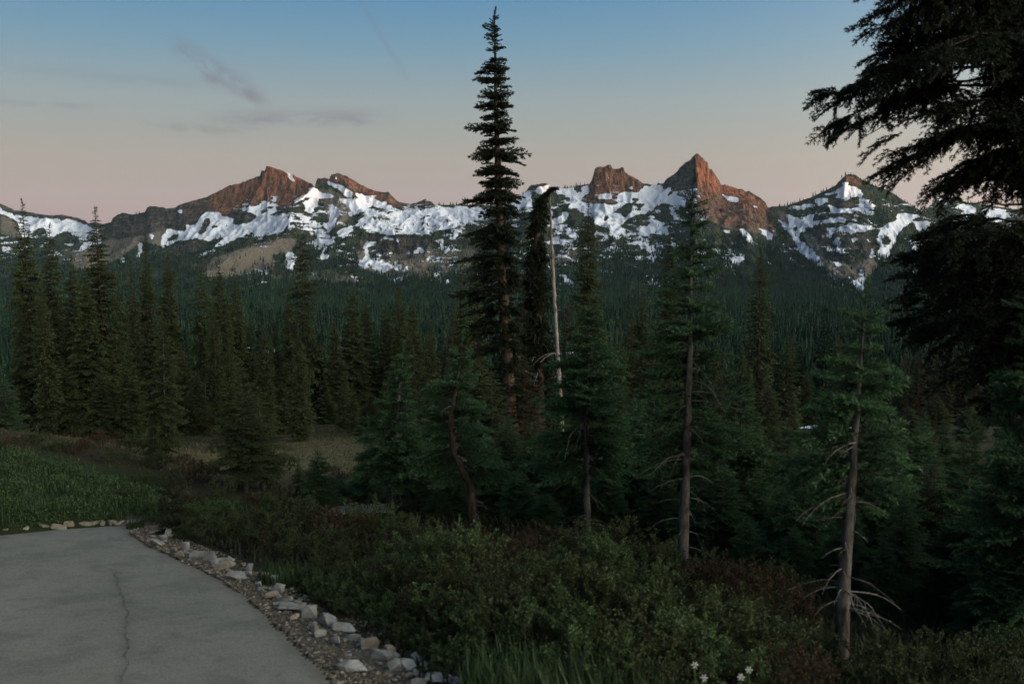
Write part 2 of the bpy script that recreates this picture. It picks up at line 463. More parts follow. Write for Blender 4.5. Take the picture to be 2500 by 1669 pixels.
# crest lines: frame x, frame y, distance; then cliff height A, cliff run L, slope below
def crest(pts, A, L, s):
    return (np.array([pt(x, y, d) for x, y, d in pts]), A, L, s)
sky_c = np.array([pt(x, y, rsky(x)) for x, y in SKYL])
CREST = [
 crest([(0, 520, 4900), (-60, 600, 4300), (-90, 660, 3800)], 25, 60, .5),
 crest([(105, 523, 5080), (120, 580, 4600), (150, 640, 4100)], 15, 60, .45),
 crest([(300, 519, 4340), (330, 590, 3950), (280, 640, 3500), (180, 680, 3100)], 60, 60, .45),
 crest([(402, 506, 4330), (420, 560, 4100), (470, 610, 3700), (450, 660, 3300)], 35, 50, .42),
 crest([(654, 406, 4300), (640, 450, 4220), (610, 500, 4050), (590, 560, 3800)], 80, 60, .6),
 crest([(720, 428, 4250), (700, 470, 4150), (690, 500, 4080)], 40, 50, .6),
 crest([(787, 436, 4150), (752, 470, 3950), (716, 505, 3750), (704, 560, 3500), (650, 600, 3300), (560, 640, 3000), (480, 680, 2750)], 30, 50, .55),
 crest([(830, 424, 4100), (860, 480, 3950), (900, 530, 3800)], 25, 50, .5),
 crest([(740, 575, 3500), (800, 620, 3200), (840, 680, 2850), (850, 720, 2500)], 20, 60, .5),
 crest([(860, 570, 3560), (960, 572, 3520), (1060, 585, 3480), (1150, 592, 3450), (1230, 620, 3300), (1290, 680, 2900), (1310, 730, 2500)], 60, 45, .5),
 crest([(960, 572, 3520), (985, 640, 3250), (1000, 700, 2800)], 25, 45, .5),
 crest([(1060, 498, 4000), (1090, 540, 3750), (1120, 580, 3550)], 8, 60, .3),
 crest([(1315, 450, 3900), (1340, 500, 3700), (1375, 540, 3500), (1390, 600, 3300), (1420, 680, 2900), (1440, 740, 2400)], 22, 50, .45),
 crest([(1475, 404, 3880), (1480, 440, 3840), (1490, 480, 3780)], 70, 35, .6),
 crest([(1540, 430, 3870), (1545, 470, 3800), (1530, 530, 3600), (1560, 570, 3450), (1570, 640, 3200), (1560, 720, 2600)], 25, 50, .42),
 crest([(1697, 375, 3780), (1702, 420, 3705), (1704, 470, 3620), (1712, 530, 3480), (1738, 590, 3350), (1725, 650, 3150), (1765, 705, 2800)], 95, 42, .62),
 crest([(1760, 450, 3780), (1775, 520, 3650), (1800, 600, 3400), (1850, 680, 3000), (1880, 740, 2500)], 20, 50, .5),
 crest([(1870, 500, 3720), (1905, 560, 3500), (1950, 615, 3250), (2010, 672, 2950), (2090, 728, 2650), (2150, 760, 2300)], 25, 50, .55),
 crest([(2066, 425, 3700), (2060, 480, 3620), (2070, 540, 3480), (2085, 600, 3350), (2080, 640, 3230)], 35, 50, .55),
 crest([(2150, 460, 3730), (2140, 520, 3600), (2110, 560, 3500)], 12, 50, .5),
 crest([(2248, 517, 3740), (2225, 580, 3500), (2190, 640, 3250), (2160, 690, 3000), (2190, 740, 2600)], 30, 50, .55),
 crest([(2290, 482, 3940), (2310, 560, 3700), (2380, 640, 3300)], 20, 50, .5),
]
nx_, nr_ = 1500, 300
acol = (np.linspace(-560, 3060, nx_) - CX) / FPX * math.cos(PITCH)
acol = acol / math.cos(PITCH) * 1.0
sxcol = CX + acol * FPX / math.cos(PITCH)
rs = rsky(sxcol)
tt = np.concatenate([np.linspace(0, 1, nr_) ** 0.85, 1 + np.linspace(0.01, 0.25, 24)])
MY = 2150 + tt[:, None] * (rs[None, :] - 2150)
MX = MY * acol[None, :]
ycol = np.interp(sxcol, [p[0] for p in SKYL], [p[1] for p in SKYL]) + 2.3 * fbm(sxcol / 9, sxcol * 0, 4, 55, 0.7)
skyz = np.array([pt(x, y, r)[2] for x, y, r in zip(sxcol, ycol, rs)])
u_ = np.clip(tt, 0, 1)[:, None]
mz = -106 + (35 + 0.22 * (skyz[None, :] + 100)) * sstep(u_, 0.05, 0.9)
# the main crest itself, by distance behind/before it on each line of sight, plus its lateral shape
dn = np.abs(MY - rs[None, :])
prom = np.clip((skyz - 215) / 120, 0, 1)[None, :]
big = 18 + 85 * prom
main = skyz[None, :] - big * (1 - np.exp(-dn / 55.0)) - dn * (0.22 + 0.10 * u_)
mz = np.maximum(mz, main)
px_, py_ = MX, MY
for cpts, A_, L_, s_ in CREST:
    d_, v_ = seg_dist(px_, py_, cpts)
    mz = np.maximum(mz, v_[0] - A_ * (1 - np.exp(-d_ / L_)) - s_ * d_ * (1 - 0.25 * np.exp(-d_ / 150)))
fade = np.clip(dn / 260.0, 0, 1) ** 0.8
g1 = fbm(MX / 210, MY / 520, 4, 11, ridged=True)
g2 = fbm(MX / 55, MY / 120, 4, 12, ridged=True)
g3 = fbm(MX / 22, MY / 22, 3, 13)
foot = sstep(u_, 0.0, 0.15)
mz = mz + foot * fade * ((g1 - 0.35) * 36 + (g2 - 0.35) * 19) + foot * np.minimum(fade * 3 + 0.12, 1) * g3 * 6.0
flute = fbm(MX / 34, MY / 90, 3, 14, ridged=True)
mz = mz + prom * np.exp(-((dn - 45) / 60) ** 2) * (flute - 0.4) * 15
# never above the traced skyline
lim = EYE + (skyz[None, :] - EYE) * MY / rs[None, :]
mz = np.where(MY < rs[None, :], np.minimum(mz, lim - 0.5 - 0.03 * dn), mz)
mz = np.where(MY > rs[None, :], np.minimum(mz, skyz[None, :] - 0.5 * dn), mz)
mxs, mys = proj(np.stack([MX, MY, mz], -1))

# --- where snow, forest, scree and red rock lie
GX, GY = np.meshgrid(np.arange(0, 2500, 2.0), np.arange(380, 760, 2.0))
def blur(a, k):
    for ax in (0, 1):
        b = a.copy()
        for i in range(1, k + 1):
            b = b + np.roll(a, i, ax) + np.roll(a, -i, ax)
        a = b / (2 * k + 1)
    return a
def paint(items, k=1):
    m = np.zeros(GX.shape)
    for val, pg in items:
        xs = [p[0] for p in pg]; ys = [p[1] for p in pg]
        bx = (GX >= min(xs) - 2) & (GX <= max(xs) + 2) & (GY >= min(ys) - 2) & (GY <= max(ys) + 2)
        if not bx.any(): continue
        rows = np.where(bx.any(1))[0]; cols = np.where(bx.any(0))[0]
        sl_ = (slice(rows[0], rows[-1] + 1), slice(cols[0], cols[-1] + 1))
        m[sl_] = np.where(inside(GX[sl_], GY[sl_], pg), val, m[sl_])
    return blur(blur(m, k), k)
SNOW = [
 (.38, [(560, 480), (1300, 470), (1330, 640), (700, 660), (600, 620)]), (.33, [(560, 600), (1300, 600), (1320, 700), (560, 700)]),
 (.40, [(1280, 450), (1700, 450), (1760, 600), (1900, 700), (1300, 700)]), (.36, [(1900, 490), (2500, 480), (2500, 600), (2200, 620), (1960, 600)]), (.30, [(1760, 560), (2500, 560), (2500, 680), (1760, 690)]),
 (.3, [(0, 520), (250, 540), (230, 640), (0, 640)]),
 (.42, poly('C', (200, 800), (1350, 850), (1300, 1100), (700, 1150), (300, 1100))),
 (.36, poly('C', (740, 1250), (1050, 1200), (1100, 1300), (900, 1400), (740, 1400))),
 (1, poly('A', (0, 440), (60, 470), (150, 495), (210, 500), (215, 640), (160, 640), (130, 600), (130, 545), (90, 500), (0, 470))),
 (1, poly('A', (215, 505), (290, 505), (400, 515), (400, 545), (440, 515), (500, 520), (600, 560), (665, 580), (670, 610), (640, 600), (560, 590), (450, 585), (400, 600), (340, 640), (320, 600), (290, 560), (215, 600))),
 (.52, poly('A', (450, 600), (680, 600), (700, 680), (560, 740), (470, 740), (560, 660))),
 (.5, poly('A', (0, 640), (60, 650), (180, 690), (180, 730), (100, 760), (20, 740))),
 (1, poly('A', (1085, 700), (1095, 620), (1130, 570), (1200, 590), (1260, 590), (1250, 550), (1330, 545), (1350, 490), (1400, 460), (1480, 460), (1500, 490), (1560, 500), (1640, 450), (1700, 440), (1800, 385), (1815, 410), (1760, 450), (1740, 490), (1800, 460), (1860, 430), (1870, 445), (1800, 500), (1950, 490), (1960, 540), (1900, 590), (1800, 610), (1740, 620), (1700, 590), (1600, 640), (1500, 690), (1430, 730), (1440, 690), (1540, 620), (1400, 660), (1330, 640), (1260, 650), (1180, 660), (1140, 690), (1100, 705))),
 (0, poly('A', (1340, 600), (1370, 520), (1410, 495), (1420, 530), (1390, 590), (1350, 620))),
 (0, poly('A', (1565, 500), (1600, 460), (1660, 460), (1740, 490), (1700, 530), (1640, 540), (1590, 560), (1570, 530))),
 (0, poly('A', (1120, 650), (1160, 620), (1210, 610), (1200, 640), (1150, 665))),
 (0, poly('A', (1420, 560), (1460, 545), (1470, 570), (1430, 580))),
 (1, poly('A', (1000, 590), (1040, 620), (1040, 650), (1010, 630))),
 (1, poly('A', (925, 680), (970, 665), (955, 700), (970, 740), (940, 770), (915, 765), (940, 720))),
 (1, poly('A', (805, 785), (830, 768), (870, 795), (810, 802))),
 (1, poly('A', (1920, 195), (1960, 205), (2000, 250), (1980, 262), (1950, 235))),
 (1, poly('A', (2080, 305), (2110, 290), (2122, 310), (2090, 330))),
 (1, poly('A', (1190, 450), (1235, 455), (1240, 475), (1200, 465))),
 (1, poly('A', (1945, 805), (2010, 790), (1975, 820), (1985, 865), (1960, 850))),
 (.5, poly('A', (1300, 780), (1400, 700), (1500, 680), (1440, 740), (1330, 790))),
 (1, poly('A', (1850, 365), (1865, 375), (1850, 392), (1835, 385))),
 (1, poly('B', (55, 410), (70, 370), (160, 330), (200, 300), (230, 330), (300, 340), (320, 370), (240, 370), (150, 360), (90, 380))),
 (1, poly('B', (100, 400), (160, 375), (215, 375), (190, 430), (170, 470), (120, 455), (130, 430))),
 (1, poly('B', (265, 250), (320, 265), (400, 300), (440, 330), (440, 362), (400, 360), (350, 305), (285, 280))),
 (1, poly('B', (440, 325), (540, 355), (600, 382), (740, 440), (700, 458), (620, 425), (540, 385), (470, 352))),
 (1, poly('B', (325, 230), (345, 235), (350, 250), (332, 250))),
 (1, poly('B', (270, 400), (320, 420), (350, 450), (330, 520), (320, 560), (290, 590), (250, 560), (290, 520), (300, 460), (280, 420))),
 (1, poly('B', (370, 385), (440, 380), (530, 370), (570, 420), (540, 440), (460, 480), (420, 490), (440, 440), (400, 400))),
 (.66, poly('B', (470, 550), (530, 470), (560, 440), (640, 465), (760, 455), (850, 450), (960, 440), (1040, 420), (1130, 430), (1280, 430), (1410, 460), (1400, 490), (1300, 510), (1200, 540), (1120, 560), (1050, 590), (980, 600), (900, 620), (820, 610), (740, 600), (700, 640), (660, 640), (620, 600), (560, 600), (520, 570))),
 (1, poly('B', (340, 600), (400, 570), (450, 570), (400, 620), (380, 640), (350, 620))),
 (.55, poly('B', (0, 480), (60, 450), (130, 490), (250, 560), (240, 600), (120, 590), (20, 620))),
 (.6, poly('B', (180, 650), (240, 610), (330, 600), (330, 680), (270, 700), (280, 780), (210, 790), (240, 730), (190, 690))),
 (1, poly('B', (520, 690), (560, 660), (575, 680), (545, 700), (555, 760), (545, 830), (520, 850), (470, 790), (520, 800), (530, 740))),
 (1, poly('B', (565, 790), (600, 810), (700, 820), (705, 845), (630, 862), (580, 845))),
 (1, poly('B', (720, 850), (780, 815), (775, 850))), (1, poly('B', (780, 862), (820, 812), (822, 855))),
 (1, poly('B', (600, 750), (632, 748), (632, 767))), (1, poly('B', (670, 750), (720, 715), (722, 735))),
 (1, poly('B', (888, 700), (925, 735), (898, 742))), (1, poly('B', (735, 712), (760, 708), (758, 724))),
 (1, poly('B', (1010, 650), (1055, 640), (1050, 685), (1020, 665))),
 (1, poly('B', (0, 735), (40, 735), (75, 790), (70, 810), (30, 830), (50, 870), (0, 830))),
 (1, poly('B', (1055, 920), (1100, 912), (1095, 932), (1065, 935))), (.9, poly('B', (960, 925), (1000, 925), (995, 938))),
 (.55, poly('B', (1040, 590), (1200, 560), (1210, 600), (1100, 660), (1060, 620))),
 (1, poly('B', (1835, 880), (1880, 890), (1945, 950), (1945, 972), (1900, 962), (1865, 925))),
 (1, poly('B', (1580, 340), (1640, 330), (1650, 400), (1600, 380))),
 (.8, poly('B', (1480, 400), (1600, 350), (1660, 420), (1560, 440))),
 (1, poly('C', (30, 440), (60, 410), (150, 405), (150, 440), (80, 480), (40, 460))),
 (1, poly('C', (250, 430), (540, 410), (540, 470), (480, 500), (445, 540), (480, 580), (700, 585), (720, 620), (650, 660), (620, 740), (560, 700), (480, 650), (440, 620), (340, 610), (380, 580), (350, 500), (280, 480), (230, 490))),
 (.3, poly('C', (385, 430), (480, 415), (490, 470), (420, 480))),
 (1, poly('C', (820, 500), (890, 462), (960, 480), (1060, 445), (1070, 415), (1230, 412), (1235, 455), (1335, 420), (1310, 470), (1470, 455), (1545, 440), (1540, 480), (1470, 530), (1440, 590), (1360, 600), (1280, 560), (1200, 570), (1120, 640), (1040, 660), (980, 730), (880, 770), (830, 800), (900, 830), (850, 880), (800, 915), (760, 880), (740, 800), (600, 760), (640, 680), (720, 620), (880, 570), (810, 560))),
 (0, poly('C', (780, 660), (880, 580), (940, 570), (1110, 575), (1050, 600), (1040, 640), (940, 650), (890, 710), (850, 670))),
 (.7, poly('C', (950, 590), (1010, 590), (1000, 630), (950, 630))),
 (0, poly('C', (950, 525), (1010, 515), (1012, 550), (955, 552))), (0, poly('C', (825, 785), (1000, 675), (1015, 700), (860, 795))),
 (0, poly('C', (1255, 522), (1330, 455), (1335, 480))), (0, poly('C', (680, 715), (740, 675), (700, 765))), (0, poly('C', (760, 730), (800, 730), (790, 755))),
 (.8, poly('C', (1120, 680), (1200, 740), (1280, 800), (1310, 840), (1290, 870), (1150, 860), (1050, 880), (1000, 830), (1040, 790), (1130, 780))),
 (.75, poly('C', (1320, 600), (1400, 700), (1440, 780), (1380, 780), (1360, 720), (1310, 650))),
 (.6, poly('C', (1010, 880), (1110, 930), (1170, 1040), (1190, 1150), (1120, 1110), (1100, 1020), (1010, 990))),
 (.58, poly('C', (740, 960), (820, 920), (800, 1010), (740, 1110), (650, 1050))),
 (.85, poly('C', (180, 740), (330, 640), (350, 620), (330, 740), (200, 770))), (.85, poly('C', (320, 810), (440, 880), (420, 910), (350, 900))),
 (1, poly('C', (190, 900), (260, 880), (240, 940), (200, 945))), (1, poly('C', (170, 650), (200, 660), (195, 695), (172, 690))),
 (1, poly('C', (680, 358), (745, 318), (738, 342), (700, 368))), (1, poly('C', (610, 525), (690, 485), (750, 508), (745, 528))),
 (1, poly('C', (1400, 290), (1450, 282), (1450, 305))), (1, poly('C', (1418, 385), (1452, 358), (1440, 392))),
 (1, poly('C', (1800, 475), (1880, 520), (1970, 530), (1978, 557), (1940, 562), (1870, 540))), (1, poly('C', (2030, 570), (2150, 600), (2155, 628))),
 (1, poly('C', (1985, 680), (2100, 740), (2090, 755))), (1, poly('C', (2110, 700), (2158, 725), (2130, 738))),
 (1, poly('C', (2120, 770), (2200, 820), (2290, 860), (2290, 930), (2230, 900), (2200, 840))), (1, poly('C', (1990, 810), (2030, 840), (2095, 900), (2105, 940), (2050, 900))),
 (1, poly('C', (1830, 820), (1890, 840), (1892, 872), (1850, 852))), (.9, poly('C', (2110, 915), (2140, 960), (2130, 970))),
 (.52, poly('C', (1760, 1020), (1900, 990), (2030, 1080), (2040, 1180), (1960, 1190), (1960, 1280), (1820, 1150), (1880, 1160), (1790, 1060))),
 (1, poly('D', (955, 290), (1010, 290), (1010, 315), (1090, 345), (1130, 400), (1040, 410), (1000, 430), (900, 410), (930, 380), (830, 400), (820, 390), (900, 360), (950, 330))),
 (1, poly('D', (760, 420), (860, 415), (850, 440), (790, 470), (760, 440))), (.8, poly('D', (590, 485), (750, 465), (740, 488), (620, 502))),
 (1, poly('D', (850, 460), (900, 500), (1020, 510), (1100, 480), (1090, 500), (1010, 530), (880, 525))),
 (1, poly('D', (520, 520), (560, 560), (640, 590), (700, 560), (740, 550), (730, 590), (680, 660), (640, 680), (620, 740), (700, 790), (750, 830), (800, 900), (805, 935), (760, 920), (680, 870), (610, 800), (590, 740), (560, 690), (520, 640), (440, 550), (500, 600), (560, 620))),
 (0, poly('D', (575, 650), (600, 630), (625, 655), (600, 685))),
 (1, poly('D', (740, 590), (860, 570), (960, 565), (1010, 600), (920, 600), (830, 610), (760, 620), (700, 650), (690, 620))),
 (1, poly('D', (840, 650), (1000, 640), (1010, 610), (1080, 630), (1200, 640), (1200, 655), (1100, 670), (1040, 682), (950, 668), (850, 672))),
 (1, poly('D', (1220, 740), (1250, 680), (1300, 620), (1380, 600), (1380, 540), (1550, 550), (1500, 590), (1430, 640), (1390, 680), (1370, 740), (1340, 780), (1310, 810), (1330, 840), (1300, 870), (1260, 850), (1230, 890), (1240, 820), (1260, 790))),
 (0, poly('D', (1258, 740), (1300, 702), (1338, 740), (1325, 778), (1268, 768))),
 (1, poly('D', (1500, 600), (1620, 590), (1625, 680), (1570, 690), (1530, 640))),
 (1, poly('D', (1690, 425), (1740, 415), (1765, 460), (1730, 465), (1700, 440))), (.72, poly('D', (1830, 460), (1950, 470), (1990, 520), (1920, 560), (1880, 520), (1840, 490))), (.9, poly('D', (2060, 550), (2080, 500), (2200, 510), (2200, 590), (2070, 605))),
 (1, poly('D', (840, 990), (870, 1000), (900, 1040), (980, 1080), (1010, 1090), (1005, 1060), (1060, 1050), (1110, 1025), (1165, 1035), (1130, 1090), (1110, 1140), (1150, 1160), (1100, 1160), (1040, 1120), (920, 1085), (870, 1050))),
 (1, poly('D', (1085, 970), (1120, 965), (1108, 1008))), (1, poly('D', (1170, 870), (1190, 800), (1197, 830), (1182, 872))), (1, poly('D', (1465, 990), (1500, 985), (1515, 1018))),
 (.62, poly('D', (1090, 410), (1170, 430), (1220, 500), (1180, 570), (1100, 540), (1060, 600), (1010, 580), (1080, 520))), (.45, poly('D', (1220, 400), (1330, 430), (1460, 520), (1400, 530), (1250, 500))),
 (1, poly('D', (710, 700), (750, 715), (742, 735))), (1, poly('D', (838, 690), (882, 698), (872, 732))), (.85, poly('D', (890, 718), (962, 738), (920, 778), (890, 760))), (1, poly('D', (1030, 720), (1082, 733), (1040, 758))), (.9, poly('D', (915, 903), (947, 932), (930, 942))),
 (1, poly('D', (180, 650), (260, 720), (292, 772), (250, 752), (200, 700))), (.9, poly('D', (520, 850), (602, 886), (560, 884))), (.9, poly('D', (500, 760), (522, 755), (506, 798))),
 (1, poly('D', (30, 385), (80, 410), (170, 420), (172, 442), (100, 447))), (.8, poly('D', (1480, 800), (1560, 770), (1570, 790), (1520, 815))), (.6, poly('D', (800, 1040), (850, 1040), (830, 1085))),
]
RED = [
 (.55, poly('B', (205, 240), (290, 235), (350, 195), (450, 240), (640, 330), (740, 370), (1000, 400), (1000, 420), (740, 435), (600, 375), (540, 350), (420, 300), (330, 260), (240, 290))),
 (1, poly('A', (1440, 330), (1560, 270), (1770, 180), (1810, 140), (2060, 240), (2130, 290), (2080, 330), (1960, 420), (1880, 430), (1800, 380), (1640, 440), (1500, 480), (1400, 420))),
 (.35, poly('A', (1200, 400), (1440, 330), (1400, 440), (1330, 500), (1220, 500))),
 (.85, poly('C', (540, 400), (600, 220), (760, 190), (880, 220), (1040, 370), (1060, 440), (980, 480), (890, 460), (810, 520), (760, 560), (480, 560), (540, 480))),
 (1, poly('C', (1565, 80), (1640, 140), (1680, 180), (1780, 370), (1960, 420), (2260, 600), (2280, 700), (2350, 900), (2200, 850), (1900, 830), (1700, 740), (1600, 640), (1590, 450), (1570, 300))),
 (.0, poly('C', (1230, 420), (1410, 190), (1545, 90), (1570, 300), (1580, 450), (1340, 470))),  # no red here: the pinnacle's shaded left face is painted dark
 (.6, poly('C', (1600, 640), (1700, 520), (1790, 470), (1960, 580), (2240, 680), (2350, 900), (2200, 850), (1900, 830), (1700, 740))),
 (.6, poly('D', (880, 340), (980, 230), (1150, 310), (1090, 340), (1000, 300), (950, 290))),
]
SCREE = [
 (.95, poly('C', (1600, 640), (1700, 520), (1790, 470), (1960, 580), (2240, 680), (2350, 900), (2200, 850), (1900, 830), (1700, 740))),
 (.38, [(450, 640), (560, 615), (700, 640), (820, 660), (900, 690), (700, 700), (500, 690)]), (.45, [(900, 640), (1000, 610), (1160, 600), (1200, 640), (1100, 680), (950, 690)]), (.4, [(150, 600), (260, 560), (300, 600), (260, 650), (120, 660)]), (.42, [(1300, 600), (1400, 560), (1420, 640), (1330, 660)]),
 (.55, poly('A', (0, 470), (90, 510), (140, 600), (150, 640), (0, 620))),
 (.75, poly('A', (760, 650), (1000, 610), (1110, 550), (1120, 620), (1080, 700), (1040, 690), (960, 660), (800, 790), (630, 850), (500, 850), (500, 760))),
 (.85, poly('A', (1450, 780), (1700, 680), (1900, 640), (2010, 640), (1960, 740), (1840, 750), (1840, 850), (1700, 860), (1500, 900), (1360, 890))),
 (.8, poly('B', (470, 720), (540, 720), (560, 800), (700, 815), (780, 800), (900, 780), (990, 700), (980, 780), (900, 840), (700, 880), (500, 880))),
 (.7, poly('B', (260, 920), (330, 890), (440, 900), (480, 940), (330, 970))),
 (.45, poly('B', (960, 900), (1080, 770), (1130, 830), (1130, 900), (1000, 970))),
 (.6, poly('B', (200, 300), (300, 300), (460, 400), (440, 480), (380, 560), (290, 580), (250, 420))),
 (.75, poly('D', (640, 690), (730, 680), (800, 800), (830, 900), (1080, 930), (1200, 800), (1210, 900), (1240, 940), (1160, 1030), (1060, 1050), (900, 1030), (820, 940), (740, 830))),
 (.6, poly('D', (440, 500), (540, 530), (560, 600), (600, 730), (500, 640))), (.55, poly('D', (880, 540), (1060, 540), (1050, 600), (960, 570), (870, 560))),
 (.5, poly('C', (440, 560), (480, 500), (800, 520), (820, 580), (520, 590))), (.5, poly('C', (210, 780), (300, 750), (340, 800), (230, 820))),
 (.6, poly('C', (880, 1180), (920, 1150), (900, 1240))), (.5, poly('C', (700, 1380), (800, 1280), (760, 1340))),
 (.5, poly('C', (1320, 1020), (1480, 1000), (1450, 1110), (1350, 1080))),
]
ROCK = [   # bare, treeless dark rock
 (1, poly('A', (0, 400), (700, 530), (700, 600), (660, 570), (560, 540), (300, 500), (0, 440))),
 (1, poly('A', (760, 500), (1000, 400), (1440, 330), (1820, 140), (2140, 290), (2000, 400), (1800, 500), (1560, 520), (1340, 560), (1260, 600), (1110, 560), (1000, 600), (880, 640), (760, 640))),
 (1, poly('B', (200, 230), (350, 190), (740, 360), (1000, 400), (990, 430), (740, 440), (560, 370), (420, 300), (260, 260))),
 (.8, poly('B', (520, 620), (960, 640), (1000, 700), (900, 780), (560, 790), (480, 700))),
 (1, poly('C', (530, 400), (600, 210), (880, 220), (1060, 380), (1060, 450), (980, 480), (740, 520), (500, 580))),
 (1, poly('C', (1220, 420), (1550, 90), (1680, 180), (1800, 380), (2240, 560), (2260, 700), (2340, 900), (1900, 830), (1600, 640), (1560, 450), (1330, 470))),
 (.8, poly('D', (640, 680), (860, 680), (1200, 690), (1220, 800), (1180, 900), (1060, 940), (840, 920), (740, 800))),
 (.8, poly('D', (880, 430), (1050, 430), (1050, 500), (900, 500))), (1, poly('D', (900, 300), (990, 230), (1100, 280), (1000, 300))),
 (.7, poly('A', (1120, 680), (1300, 650), (1380, 680), (1360, 730), (1150, 780))),
]
mS, mR, mC, mK = paint(SNOW), paint(RED, 2), paint(SCREE, 2), paint(ROCK, 2)
def samp(m, x, y):
    i = np.clip((y - 380) / 2.0, 0, m.shape[0] - 1.001); j = np.clip((x) / 2.0, 0, m.shape[1] - 1.001)
    i0 = i.astype(int); j0 = j.astype(int); fi = i - i0; fj = j - j0
    return (m[i0, j0] * (1 - fi) * (1 - fj) + m[i0 + 1, j0] * fi * (1 - fj) + m[i0, j0 + 1] * (1 - fi) * fj + m[i0 + 1, j0 + 1] * fi * fj)
wx = 5 * fbm(mxs / 14, mys / 9, 3, 31); wy = 3.5 * fbm(mxs / 14, mys / 9, 3, 32)
aS = samp(mS, mxs + wx, mys + wy); aR = samp(mR, mxs + wx, mys + wy); aC = samp(mC, mxs + wx, mys + wy); aK = samp(mK, mxs, mys)
edge_ = (mxs < 0) | (mxs > 2500)
aS = np.where(edge_, 0.5 * sstep(mz, 60, 130), aS); aK = np.where(edge_, sstep(mz, 120, 200), aK)

mm, N, out = new_mat("alpine_slopes")
p1 = N.pos(); ph = N.pos(1, 0.45, 1)
nb = N.noise(ph, 0.018, 6, 0.6); nm = N.noise(ph, 0.06, 7, 0.68); nf = N.noise(N.pos(1, 0.5, 1), 0.2, 5, 0.7)
strata = N.noise(N.pos(0.3, 0.3, 3.0), 0.03, 5, 0.65)
flut = N.noise(N.pos(2.0, 0.5, 0.35), 0.05, 5, 0.65)
veg = N.ramp(nm, [(0.33, (0.012, 0.019, 0.014)), (0.5, (0.040, 0.052, 0.026)), (0.68, (0.080, 0.078, 0.045))])
scr = N.ramp(nf, [(0.3, (0.12, 0.103, 0.085)), (0.5, (0.20, 0.175, 0.145)), (0.75, (0.27, 0.24, 0.20))])
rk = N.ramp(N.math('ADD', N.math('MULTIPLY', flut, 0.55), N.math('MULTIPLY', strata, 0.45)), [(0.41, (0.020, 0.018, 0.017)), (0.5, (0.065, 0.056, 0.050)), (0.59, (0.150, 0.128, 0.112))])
rd = N.ramp(N.math('ADD', N.math('MULTIPLY', flut, 0.6), N.math('MULTIPLY', nf, 0.4)), [(0.41, (0.040, 0.024, 0.018)), (0.5, (0.19, 0.086, 0.050)), (0.60, (0.36, 0.175, 0.10))])  # reddish rock, its albedo raised to paint in some alpenglow
c = N.mix(N.smooth(N.math('ADD', N.attr('rock'), N.math('MULTIPLY', N.math('SUBTRACT', nm, 0.5), 0.8)), 0.35, 0.6), veg, rk)
c = N.mix(N.smooth(N.math('ADD', N.attr('scree'), N.math('MULTIPLY', N.math('SUBTRACT', nf, 0.5), 0.5)), 0.3, 0.65), c, scr)
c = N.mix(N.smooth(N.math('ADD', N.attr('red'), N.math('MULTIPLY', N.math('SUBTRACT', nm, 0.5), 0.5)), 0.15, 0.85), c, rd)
mpn = N.node('ShaderNodeMapping', {'Vector': N.node('ShaderNodeNewGeometry').outputs['Position']})
mpn.inputs['Rotation'].default_value = (0, math.radians(24), 0)
mpn.inputs['Scale'].default_value = (0.35, 0.12, 1.5)
ns = N.noise(mpn.outputs[0], 0.036, 5, 0.55, 0, 0.6)
sv = N.math('ADD', N.attr('snow'), N.math('ADD', N.math('MULTIPLY', N.math('SUBTRACT', ns, 0.5), 1.25), N.math('MULTIPLY', N.math('SUBTRACT', nf, 0.5), 0.35)))
nz = N.node('ShaderNodeSeparateXYZ', {0: N.node('ShaderNodeNewGeometry').outputs['Normal']}).outputs[2]
sv = N.math('ADD', sv, N.math('MULTIPLY', N.math('SUBTRACT', nz, 0.84), 0.5))
smask = N.smooth(sv, 0.46, 0.50)
snowc = N.mix(N.smooth(nb, 0.3, 0.7), (0.50, 0.54, 0.64), (0.64, 0.67, 0.75))
c = N.mix(smask, c, snowc)
hgt = N.math('MULTIPLY', N.math('ADD', N.math('MULTIPLY', flut, 1.4), N.math('ADD', nm, nf)), N.math('SUBTRACT', 1.0, N.math('MULTIPLY', smask, 0.85)))
principled(N, out, c, 0.9, 0.1, bump(N, hgt, 1.0, 20.0))
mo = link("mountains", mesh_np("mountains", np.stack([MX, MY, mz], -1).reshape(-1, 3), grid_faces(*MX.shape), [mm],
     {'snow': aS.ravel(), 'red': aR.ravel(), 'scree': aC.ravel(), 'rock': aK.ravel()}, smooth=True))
tag(mo, kind="structure")

# ---- unseen ridge to the west, added to keep the sun off the valley
hs = np.concatenate([np.linspace(-9000, 3400, 120), np.linspace(3420, 4150, 90), np.linspace(4200, 9000, 50)]); ht = np.linspace(-1400, 1400, 60)
HS, HT = np.meshgrid(hs, ht)
sunh = np.array([math.sin(SUN_AZ), math.cos(SUN_AZ)]); perp = np.array([-sunh[1], sunh[0]])
OCC_D, OCC_H = 4600.0, 392.0
hX = sunh[0] * (OCC_D + HT) + perp[0] * HS; hY = sunh[1] * (OCC_D + HT) + perp[1] * HS
hZ = -150 + (OCC_H + 150) * np.exp(-(HT / 620.0) ** 2) * (1 + 0.02 * fbm(HS / 900, HT / 900, 4, 77)) + 8 * fbm(HS / 160, HT / 160, 3, 78)
hZ = hZ - 135 * np.exp(-((HS - 3792) / 48.0) ** 2) * np.exp(-(HT / 900.0) ** 2)  # notch shaped to let the sun reach the pinnacle
km = mm
dk, N, out = new_mat("shade_ridge_dark")
principled(N, out, N.ramp(N.noise(N.pos(), 0.02, 5), [(0.4, (0.03, 0.04, 0.025)), (0.7, (0.12, 0.11, 0.09))]), 0.95, 0.1)
ho = link("shade_ridge", mesh_np("shade_ridge", np.stack([hX, hY, hZ], -1).reshape(-1, 3), grid_faces(*hX.shape), [dk], smooth=True))
